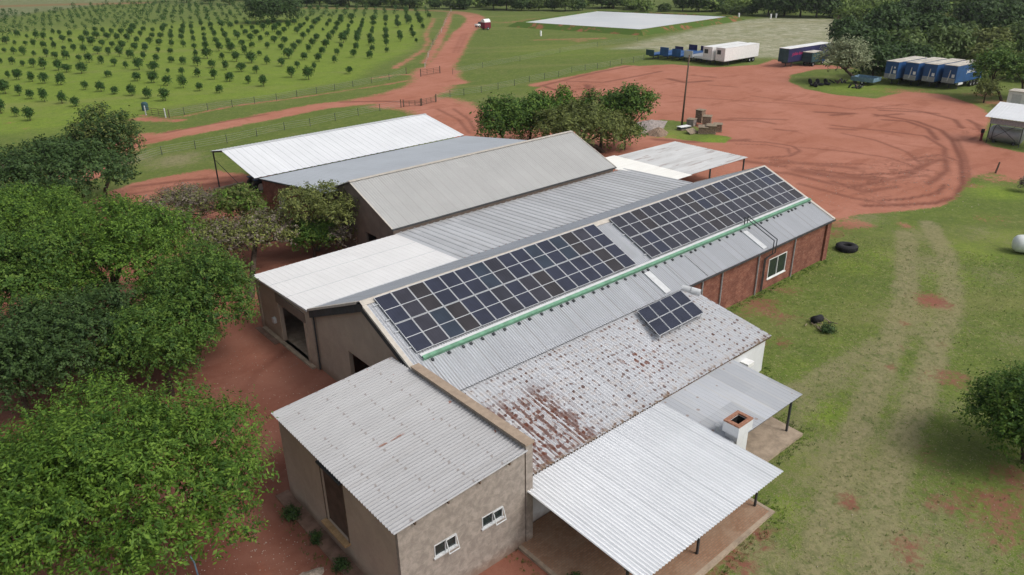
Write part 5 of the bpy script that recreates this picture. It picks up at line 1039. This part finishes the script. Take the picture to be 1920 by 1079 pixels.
q = gp(1510, 125); t = thing('dark_truck', 'dark teal box truck standing in front of the navy curtain trailer', 'truck', q); x, y, z = q
b = MB(); b.box(x+.2, x+4.4, y-1.15, y+1.15, z+.9, z+2.9); b.build('box_body', M['teal'], t, bevel=.04); b = MB(); b.box(x+.15, x+4.45, y-1.2, y+1.2, z+2.903, z+2.99); b.build('roof', M['trailer_roof'], t)
b = MB(); b.hexa([(x+4.5, y-1.1, z+.7), (x+6.2, y-1.1, z+.7), (x+6.2, y+1.1, z+.7), (x+4.5, y+1.1, z+.7)], [(x+4.5, y-1.05, z+2.7), (x+5.8, y-1.05, z+2.7), (x+5.8, y+1.05, z+2.7), (x+4.5, y+1.05, z+2.7)]); cb = b.build('cab', M['blue'], t, bevel=.06)
b = MB(); b.box(x+4.9, x+5.6, y-1.13, y-1.085, z+1.7, z+2.4); b.build('side_window', M['glass'], cb)
b = MB(); b.box(x+.3, x+6.0, y-.4, y+.4, z+.5, z+.88); b.build('chassis', M['dark_steel'], t)
for a in (1.2, 5.3):
    for s in (-1, 1): add_wheel(t, (x+a, y+s*.95, z+.45), .45, .35)
FG = 'flatbed trailers parked beside the white box trailers'
for i, (x, y, hb, mt, lb_) in enumerate(((143.6, 117.2, 1.25, 'teal', 'leftmost low flatbed trailer with dark teal headboard by the fence end'), (145.2, 114.3, 1.9, 'blue', 'flatbed trailer with tall blue headboard, second from the left'), (146.0, 111.4, 1.7, 'blue', 'flatbed trailer with blue headboard in the middle of the row'), (146.8, 108.6, 1.5, 'light_metal', 'flatbed trailer with pale grey headboard'), (147.2, 106.0, .5, 'white_paint', 'low white flatbed trailer next to the white box trailers'))):
    z = .9; t = thing('flatbed_trailer', lb_, 'trailer', (x, y, z), FG); b = MB(); b.box(x, x+11, y-1.2, y+1.2, z+1.05, z+1.28); b.build('deck', M['blue' if i < 3 else 'grey_steel'], t)
    b = MB(); b.box(x-.06, x+.06, y-1.2, y+1.2, z+1.0, z+1.0+hb); b.build('headboard', M[mt], t); b = MB(); b.box(x+10.9, x+11.02, y-1.2, y+1.2, z+1.281, z+1.0+hb*.8); b.build('tailboard', M['navy'], t)
    underframe(t, x, y, z, 11, 2.4, 1.05)
# tank under small roof
tk = thing('fuel_tank', 'large dull silver cylinder tank lying under the white yard roof', 'tank', (115.6, 32.8, .9))
b = MB(); yA, yB = 34.55, 30.4; b.lathe((115.9, yA, 2.05), (0, -1, 0), [(0, 0), (.05, .75), (.22, 1.0), (.4, 1.06), (yA-yB-.4, 1.06), (yA-yB-.2, 1.0), (yA-yB-.03, .7), (yA-yB, 0)], 32); b.build('shell', M['tank'], tk, smooth=True)
for yy in (33.6, 31.2): b = MB(); b.box(115.1, 116.7, yy-.15, yy+.15, .7, 1.35); b.build('saddle', M['dark_steel'], tk)
b = MB(); b.lathe((115.9, 33.9, 2.05), (0, -1, 0), [(0, 1.062), (0, 1.085), (.08, 1.085), (.08, 1.062)], 32); b.build('band', M['dark_steel'], tk)
tr2 = thing('tank_shelter', 'white sheet roof on crossed steel bracing over the silver tank', 'shelter', (114.2, 34.6, .9))
sheet(tr2, 'roof', M['canopy_white'], (113.9, 26.0, 4.4), (0, 9.0, 0), (4.6, 0, 1.35), .4, .012, 'trap')
for x, y in ((114.3, 34.2), (114.3, 30.3), (117.9, 34.2), (117.9, 30.3), (114.3, 26.4), (117.9, 26.4)): b = MB(); b.bar((x, y, .7), (x, y, 4.35+(x-113.9)*.293), .10); b.build('post', M['dark_steel'], tr2)
for (ya, yb) in ((34.2, 30.3), (30.3, 34.2), (30.3, 26.4)): b = MB(); b.bar((114.2 if ya > yb else 114.32, ya, 4.2), (114.2 if ya > yb else 114.32, yb, 1.3), .06); b.build('brace', M['dark_steel'], tr2)
b = MB(); b.box(114.15, 114.2, 26.2, 34.3, 3.55, 4.3); b.build('side_sheet', M['grey_steel'], tr2)
pm = thing('fuel_pump', 'red and black pump stand at the left end of the silver tank', 'pump', (115.0, 35.1, .9)); b = MB(); b.box(114.85, 115.15, 35.0, 35.25, .8, 2.0); b.build('stand', M['red'], pm, bevel=.02); b = MB(); b.box(114.8, 115.2, 34.95, 35.3, 2.003, 2.5); b.build('head', M['black'], pm, bevel=.03)
q = az(1893, 188, 2.2); b = MB(); b.box(q[0], q[0]+2.6, q[1]-3.2, q[1]+.4, .8, 3.6); wt = thing('white_cabin', 'small white cabin behind the tank shelter roof', 'cabin', (q[0], q[1], .9)); b.build('wall', M['white_paint'], wt, bevel=.03); b = MB(); b.box(q[0]-.12, q[0]+2.7, q[1]-3.3, q[1]+.5, 3.603, 3.7); b.build('roof', M['trailer_roof'], wt)
b = MB(); b.box(q[0]-.03, q[0]-.004, q[1]-1.6, q[1]-.2, 1.4, 3.2); b.build('door', M['light_metal'], wt)
# plastic tank at right border
q = gp(1908, 475); wtk = thing('plastic_tank', 'rounded white plastic tank lying on grass at the right photo edge', 'tank', q); b = MB(); b.lathe((q[0]-.15, q[1]+.55, q[2]+.85), (.55, -.83, 0), [(0, 0), (.02, .25), (.12, .55), (.35, .74), (.7, .8), (2.4, .8), (2.75, .74), (2.95, .5), (3.05, 0)], 32); b.build('shell', M['plastic'], wtk, smooth=True)
b = MB(); b.lathe((q[0]+.45, q[1]-.8, q[2]+1.55), (0, 0, 1), [(0, .26), (.09, .26), (.09, 0)], 20); b.build('lid', M['plastic'], wtk)
# tractor tyre on the grass
q = gp(1587, 469); ty = thing('truck_tyre', 'big black tyre lying flat on grass off the brick hall corner', 'tyre', q); b = MB(); prof = [(.02, .38), (0, .62), (.05, .86), (.16, .93), (.38, .93), (.49, .86), (.54, .62), (.52, .38), (.40, .36), (.14, .36), (.02, .38)]; b.lathe(Vector(q), (0, 0, 1), prof, 40); b.build('tyre', M['black'], ty, smooth=True)
b = MB()
for i in range(36):
    a = i*math.pi/18; c, s = math.cos(a), math.sin(a); b.bar(Vector(q)+Vector((c*.93, s*.93, .12)), Vector(q)+Vector((math.cos(a+.1)*.93, math.sin(a+.1)*.93, .42)), .05, .05)
b.build('tread', M['black'], ty)
TYG = 'old tyres dumped under the pale tree'
for i, (px, py) in enumerate([(1517, 158), (1524, 162), (1531, 158), (1539, 161), (1546, 158), (1551, 160), (1527, 164)]):
    q = gp(px, py); b = MB(); up_ = (0, 0, 1) if i % 2 else (.8, -.5, .3); b.lathe(Vector(q)+Vector((0, 0, .1 if i % 2 else .45)), up_, [(0, .28), (0, .5), (.06, .56), (.26, .56), (.32, .5), (.32, .28), (.2, .26), (.1, .26), (0, .28)], 20); o = b.build('old_tyre', M['black'], None, smooth=True, origin=q); tag(o, 'old black tyre dumped on the grass left of the pale silvery tree', 'tyre', TYG)
q = gp(1622, 158); wr = thing('light_blue_trailer', 'faded light blue trailer body under the pale silvery tree', 'trailer', q); b = MB(); x, y, z = q
b.box(x-1.6, x+1.6, y-2.2, y-2.12, z+.7, z+1.4); b.box(x-1.6, x+1.6, y+2.12, y+2.2, z+.7, z+1.4); b.box(x-1.6, x-1.52, y-2.12, y+2.12, z+.7, z+1.4); b.box(x+1.52, x+1.6, y-2.12, y+2.12, z+.7, z+1.4); b.box(x-1.52, x+1.52, y-2.12, y+2.12, z+.62, z+.72); b.build('tub', M['light_blue'], wr)
for s in (-1, 1): add_wheel(wr, (x+s*1.3, y, z+.4), .4, .25, (1, 0, 0))
for i, (px, py, r_, lb_) in enumerate(((1578, 157, 1.1, 'dark scrap heap left of the pale tree trunk'), (1600, 166, 1.2, 'brown scrap heap in front of the pale tree trunk'))):
    q = gp(px, py); s_ = thing('scrap_heap', lb_, 'scrap', q)
    for k in range(9):
        b = MB(); p0 = Vector(q)+Vector((rng.uniform(-1, 1)*r_, rng.uniform(-1, 1)*r_, .1)); b.bar(p0, p0+Vector((rng.uniform(-.9, .9), rng.uniform(-.9, .9), rng.uniform(.2, .7))), rng.uniform(.15, .4), .2); b.build('scrap_piece', M[random.choice(('black', 'dark_steel', 'wood'))], s_)
# stacked bricks / pallets
SG = 'pallets of old bricks stacked round the pole'
def brick_stack(px, py, w_, d_, h_, rot, label, mt='brickpile', top='old_wood', z0=0.):
    q = gp(px, py); q[2] += z0; t = thing('brick_pallet', label, 'pallet', q, SG); x, y, z = q; n = max(2, int(h_/.2))
    b = MB(); b.box(x-w_/2, x+w_/2, y-d_/2, y+d_/2, z, z+.13); b.build('pallet', M['old_wood'], t)
    for k in range(n):
        b = MB(); jx = rng.uniform(-.05, .05); zz = z+.133+k*(h_/n); b.box(x-w_/2+.05+jx, x+w_/2-.05+jx, y-d_/2+.05, y+d_/2-.05, zz, zz+h_/n-.03); b.build('brick_layer', M[mt], t)
    b = MB(); b.box(x-w_/2-.03, x+w_/2+.03, y-d_/2-.03, y+d_/2+.03, z+.14+h_, z+.2+h_); b.build('top_board', M[top], t); t.rotation_euler[2] = rot
brick_stack(1296, 236, 1.4, 1.2, .85, .3, 'squat dark stack just right of the pole foot', 'grey_pile')
brick_stack(1312, 229, 1.2, 1.2, 1.7, .1, 'tallest brick stack behind the others')
brick_stack(1325, 236, 1.6, 1.3, 1.3, .5, 'pale topped brick stack right of the tallest one')
brick_stack(1318, 249, 2.0, 1.4, .75, .6, 'low ragged brick stack in the middle of the pile')
brick_stack(1333, 249, 1.8, 1.4, .95, .6, 'long low brick stack at the right end of the pile')
brick_stack(1345, 246, 1.5, 1.3, .9, .6, 'last low brick stack nearest the green grass')
brick_stack(1282, 243, 1.9, 1.0, .3, -.2, 'very low stack with white board left of the pole', 'dark_steel', 'white_paint')
q = gp(1296, 250); b = MB(); b.hexa([(q[0]-.9, q[1]-.5, q[2]+.02), (q[0]+.7, q[1]-.7, q[2]+.02), (q[0]+.9, q[1]+.4, q[2]+.5), (q[0]-.7, q[1]+.6, q[2]+.5)], [(q[0]-.9, q[1]-.5, q[2]+.12), (q[0]+.7, q[1]-.7, q[2]+.12), (q[0]+.9, q[1]+.4, q[2]+.6), (q[0]-.7, q[1]+.6, q[2]+.6)]); o = b.build('leaning_board', M['old_wood'], None, origin=q); tag(o, 'straw coloured board leaning in front of the brick stacks', 'board')
def heap(px, py, r_, h_, mt, name, label, cat, n=26):
    q = gp(px, py); vs = []; fs = []; rings = 6
    for k in range(rings+1):
        f = k/rings
        for i in range(n):
            a = 2*math.pi*i/n; rr = r_*(1-f)*(1+.18*math.sin(3*a+1)+rng.normal()*.05)+.02; vs.append((q[0]+rr*math.cos(a)*1.4, q[1]+rr*math.sin(a), q[2]-.05+h_*(1-(1-f)**1.6)*(1+rng.normal()*.06)))
    for k in range(rings):
        for i in range(n): fs.append((k*n+i, k*n+(i+1) % n, (k+1)*n+(i+1) % n, (k+1)*n+i))
    b = MB(); b.add(vs, fs); o = b.build(name, M[mt], None, origin=q); tag(o, label, cat); return o
heap(1216, 236, 2.6, .8, 'grey_pile', 'gravel_heap', 'grey gravel heap between the round tree and the pole', 'heap')
heap(1233, 252, 1.4, 1.0, 'brickpile', 'rubble_heap', 'dark brick rubble heap on the green patch', 'heap')
heap(1210, 250, .8, .5, 'rock', 'rubble_heap', 'small pale rubble heap against the round tree', 'heap')
heap(580, 1083, .55, .22, 'rock', 'stone_heap', 'small pale stone heap at the bottom edge near the shed', 'heap')
# debris pile
q = gp(1533, 608); db_ = thing('debris_pile', 'small pile of branches and a black drum on the lawn', 'debris', q)
b = MB(); b.tube(Vector(q)+Vector((-.2, .3, .28)), Vector(q)+Vector((.55, .05, .30)), .27, n=14); b.build('drum', M['black'], db_, smooth=True)
for k in range(9): b = MB(); p0 = Vector(q)+Vector((rng.uniform(-1, .9), rng.uniform(-.9, .5), .08)); b.tube(p0, p0+Vector((rng.uniform(-.8, .8), rng.uniform(-.8, .8), rng.uniform(0, .3))), .05, .03, 6); b.build('branch', M['old_wood'], db_)
pass
tree_at(1552, 620, .12, 13, 'weed', 'dark weed in front of the debris pile', 'dark', 1.1, cat='plant', rz=.3, clumps=5, cr=.5, size=.12, limbs=3, r0=.02)
# water cart near the road
q = gp(911, 56); wc = thing('water_cart', 'dark red tank cart with pale top beside the upper red road', 'cart', q); x, y, z = q
b = MB(); b.box(x-1.3, x+1.3, y-1.1, y+1.1, z+.45, z+2.3); b.build('body', M['red'], wc, bevel=.08); b = MB(); b.lathe((x-1.2, y, z+2.3), (1, 0, 0), [(0, 0), (0, 1.), (2.4, 1.), (2.4, 0)], 24); b.build('top_tank', M['white_paint'], wc, smooth=False)
for s in (-1, 1): add_wheel(wc, (x, y+s*1.2, z+.45), .45, .25)
q = gp(902, 51); wc = thing('pickup_truck', 'pale pickup beside the dark red cart by the road', 'truck', q); x, y, z = q
b = MB(); b.box(x-2.1, x+2.1, y-.85, y+.85, z+.45, z+1.0); b.build('body', M['white_paint'], wc, bevel=.08); b = MB(); b.hexa([(x-.9, y-.8, z+1.003), (x+1., y-.8, z+1.003), (x+1., y+.8, z+1.003), (x-.9, y+.8, z+1.003)], [(x-.6, y-.7, z+1.6), (x+.6, y-.7, z+1.6), (x+.6, y+.7, z+1.6), (x-.6, y+.7, z+1.6)]); b.build('cab', M['glass'], wc)
for a in (-1.4, 1.4):
    for s in (-1, 1): add_wheel(wc, (x+a, y+s*.8, z+.35), .35, .25)
q = gp(273, 207); b = MB(); b.tube(Vector(q), Vector(q)+Vector((0, 0, 1.2)), .55, n=16); b.lathe(Vector(q)+Vector((0, 0, 1.2)), (0, 0, 1), [(0, .55), (.2, .3), (.22, 0)], 16); o = b.build('water_drum', M['teal'], None, origin=q); tag(o, 'small green drum beside the pale orchard gate', 'drum')

# ------------------------------------------------------------------ GRASS (short tufts on the lawns near the camera)
def build_grass():
    g = bpy.data.objects['ground'].data; n = len(g.vertices); co = np.zeros(n*3, np.float32); g.vertices.foreach_get('co', co); co = co.reshape(-1, 3)
    ca = np.zeros(n*4, np.float32); g.color_attributes['ga'].data.foreach_get('color', ca); ca = ca.reshape(-1, 4)
    nx = len(np.unique(co[:, 0])); ny = n//nx; xs = co[::ny, 0]; ys = co[:ny, 1]
    N = 150000; r_ = 12+62*rng.random(N)**.75; th = rng.uniform(R(-4), R(42), N); x = r_*np.cos(th); y = r_*np.sin(th)
    ix = np.clip(np.searchsorted(xs, x), 0, nx-1); iy = np.clip(np.searchsorted(ys, y), 0, ny-1); a = ca[ix*ny+iy]
    inb = (x > 10.5) & (x < 60.5) & (y > 28) | (x > 10.7) & (x < 18.9) & (y > 20.2) | (x > 17.8) & (x < 36) & (y > 13.8)
    pr = (1-a[:, 0]*1.5)*(.35+.65*a[:, 2])*(1-.4*a[:, 1]); keep = (rng.random(N) < pr) & ~inb; x, y = x[keep], y[keep]; m_ = len(x); z = gz(x)
    h = rng.uniform(.015, .045, m_); w_ = rng.uniform(.012, .03, m_)+r_[keep]*.0004; an = rng.uniform(0, 6.28, m_); lx, ly = rng.normal(size=m_)*.09, rng.normal(size=m_)*.09
    dx, dy = np.cos(an)*w_, np.sin(an)*w_
    V = np.stack([np.stack([x-dx, y-dy, z-.01], 1), np.stack([x+dx, y+dy, z-.01], 1), np.stack([x+lx+dx*.4, y+ly+dy*.4, z+h], 1), np.stack([x+lx-dx*.4, y+ly-dy*.4, z+h], 1)], 1).reshape(-1, 3)
    m = Mat('grass_blades', .8, .1); f = m.noise(.5, 5, .65); i = m.island(); m.col(m.mix(m.step(m.ma('ADD', f, m.ma('MULTIPLY', i, .5)), .5, .95), (.13, .175, .04), (.26, .25, .11)))
    me = fast_mesh('grass', V, np.arange(len(V)).reshape(-1, 4), m.m); o = bpy.data.objects.new('grass', me); COL.objects.link(o); tag(o, 'short green and straw grass on the lawn right of the buildings', 'grass', kind='stuff')
build_grass()

# ------------------------------------------------------------------ AIR
def build_haze():
    b = MB(); b.box(-40, 560, -60, 640, -2., HC+1.0); m = bpy.data.materials.new('haze_air'); m.use_nodes = True; t = m.node_tree; t.nodes.remove(t.nodes['Principled BSDF'])
    v = t.nodes.new('ShaderNodeVolumePrincipled'); v.inputs['Color'].default_value = (.86, .9, .95, 1); v.inputs['Density'].default_value = .00012; v.inputs['Anisotropy'].default_value = .2
    t.links.new(v.outputs[0], t.nodes['Material Output'].inputs['Volume'])
    o = b.build('haze', m); tag(o, 'thin pale haze in the air over the farm', 'haze', kind='stuff')
HAZE = True
if HAZE: build_haze()

def build_extras():
    # weeds and longer tufts along walls, slabs and kerbs; pebbles on the bare soil
    pts = []
    def edge(x0, y0, x1, y1, n, sp=.25):
        t = rng.random(n); pts.extend(np.stack([x0+(x1-x0)*t+rng.normal(size=n)*sp, y0+(y1-y0)*t+rng.normal(size=n)*sp], 1))
    edge(29.3, 13.7, 29.3, 16.2, 60); edge(18, 13.5, 29, 13.5, 160); edge(31, 16, 35.6, 15.8, 120); edge(35.9, 16, 36.2, 21.3, 120); edge(36, 21, 40, 21, 120); edge(40.2, 21.2, 40.3, 28, 160); edge(41, 27.9, 60, 27.9, 380, .22); edge(60.6, 28, 60.8, 42, 160); edge(10.4, 20.2, 10.4, 32, 120); edge(17.5, 17.5, 17.5, 21, 60)
    for _ in range(260):
        c = gp(rng.uniform(1480, 1960), rng.uniform(420, 1100)); pts.append(c[:2])
    pts = np.array(pts); V_ = []; 
    for q in pts:
        h = rng.uniform(.04, .12); n = 7; a = rng.uniform(0, 6.28, n); r_ = rng.uniform(0, .07, n); bx, by = q[0]+np.cos(a)*r_, q[1]+np.sin(a)*r_; z = gz(bx)
        lx, ly = np.cos(a)*h*.6, np.sin(a)*h*.6; w_ = .012; dx, dy = -np.sin(a)*w_, np.cos(a)*w_
        V_.append(np.stack([np.stack([bx-dx, by-dy, z-.02], 1), np.stack([bx+dx, by+dy, z-.02], 1), np.stack([bx+lx*.6+dx*.6, by+ly*.6+dy*.6, z+h*.7], 1), np.stack([bx+lx, by+ly, z+h], 1)], 1).reshape(-1, 3))
    V = np.concatenate(V_); me = fast_mesh('wall_foot_grass', V, np.arange(len(V)).reshape(-1, 4), L['mid']); o = bpy.data.objects.new('tall_grass', me); COL.objects.link(o); tag(o, 'longer green grass tufts growing at wall feet and across the lawn', 'grass', kind='stuff')
    V_, F_, off = [], [], 0; base = np.array([(1, 0, 0), (0, 1, 0), (-1, 0, 0), (0, -1, 0), (0, 0, .7), (0, 0, -.5)]); tri = np.array([(0, 1, 4), (1, 2, 4), (2, 3, 4), (3, 0, 4), (1, 0, 5), (2, 1, 5), (3, 2, 5), (0, 3, 5)])
    for k in range(2600):
        if k < 1500: c = gp(rng.uniform(330, 740), rng.uniform(600, 1120))
        elif k < 2000: c = gp(rng.uniform(1330, 1940), rng.uniform(450, 1100))
        else: c = gp(rng.uniform(1240, 1840), rng.uniform(290, 400))
        if 11 < c[0] < 60 and c[1] > 20.5 and (c[1] < 52) and c[0] > 18.3-7.5*(c[1] < 32): continue
        sc = rng.uniform(.012, .045)*(1 if k < 2000 else 2); V_.append(base*sc*rng.uniform(.6, 1.3, (6, 3))+c); F_.append(tri+off); off += 6
    me = fast_mesh('pebbles', np.concatenate(V_), np.concatenate(F_), M['rock']); o = bpy.data.objects.new('pebbles', me); COL.objects.link(o); tag(o, 'small pale stones scattered on the bare red soil', 'stones', kind='stuff')
build_extras()
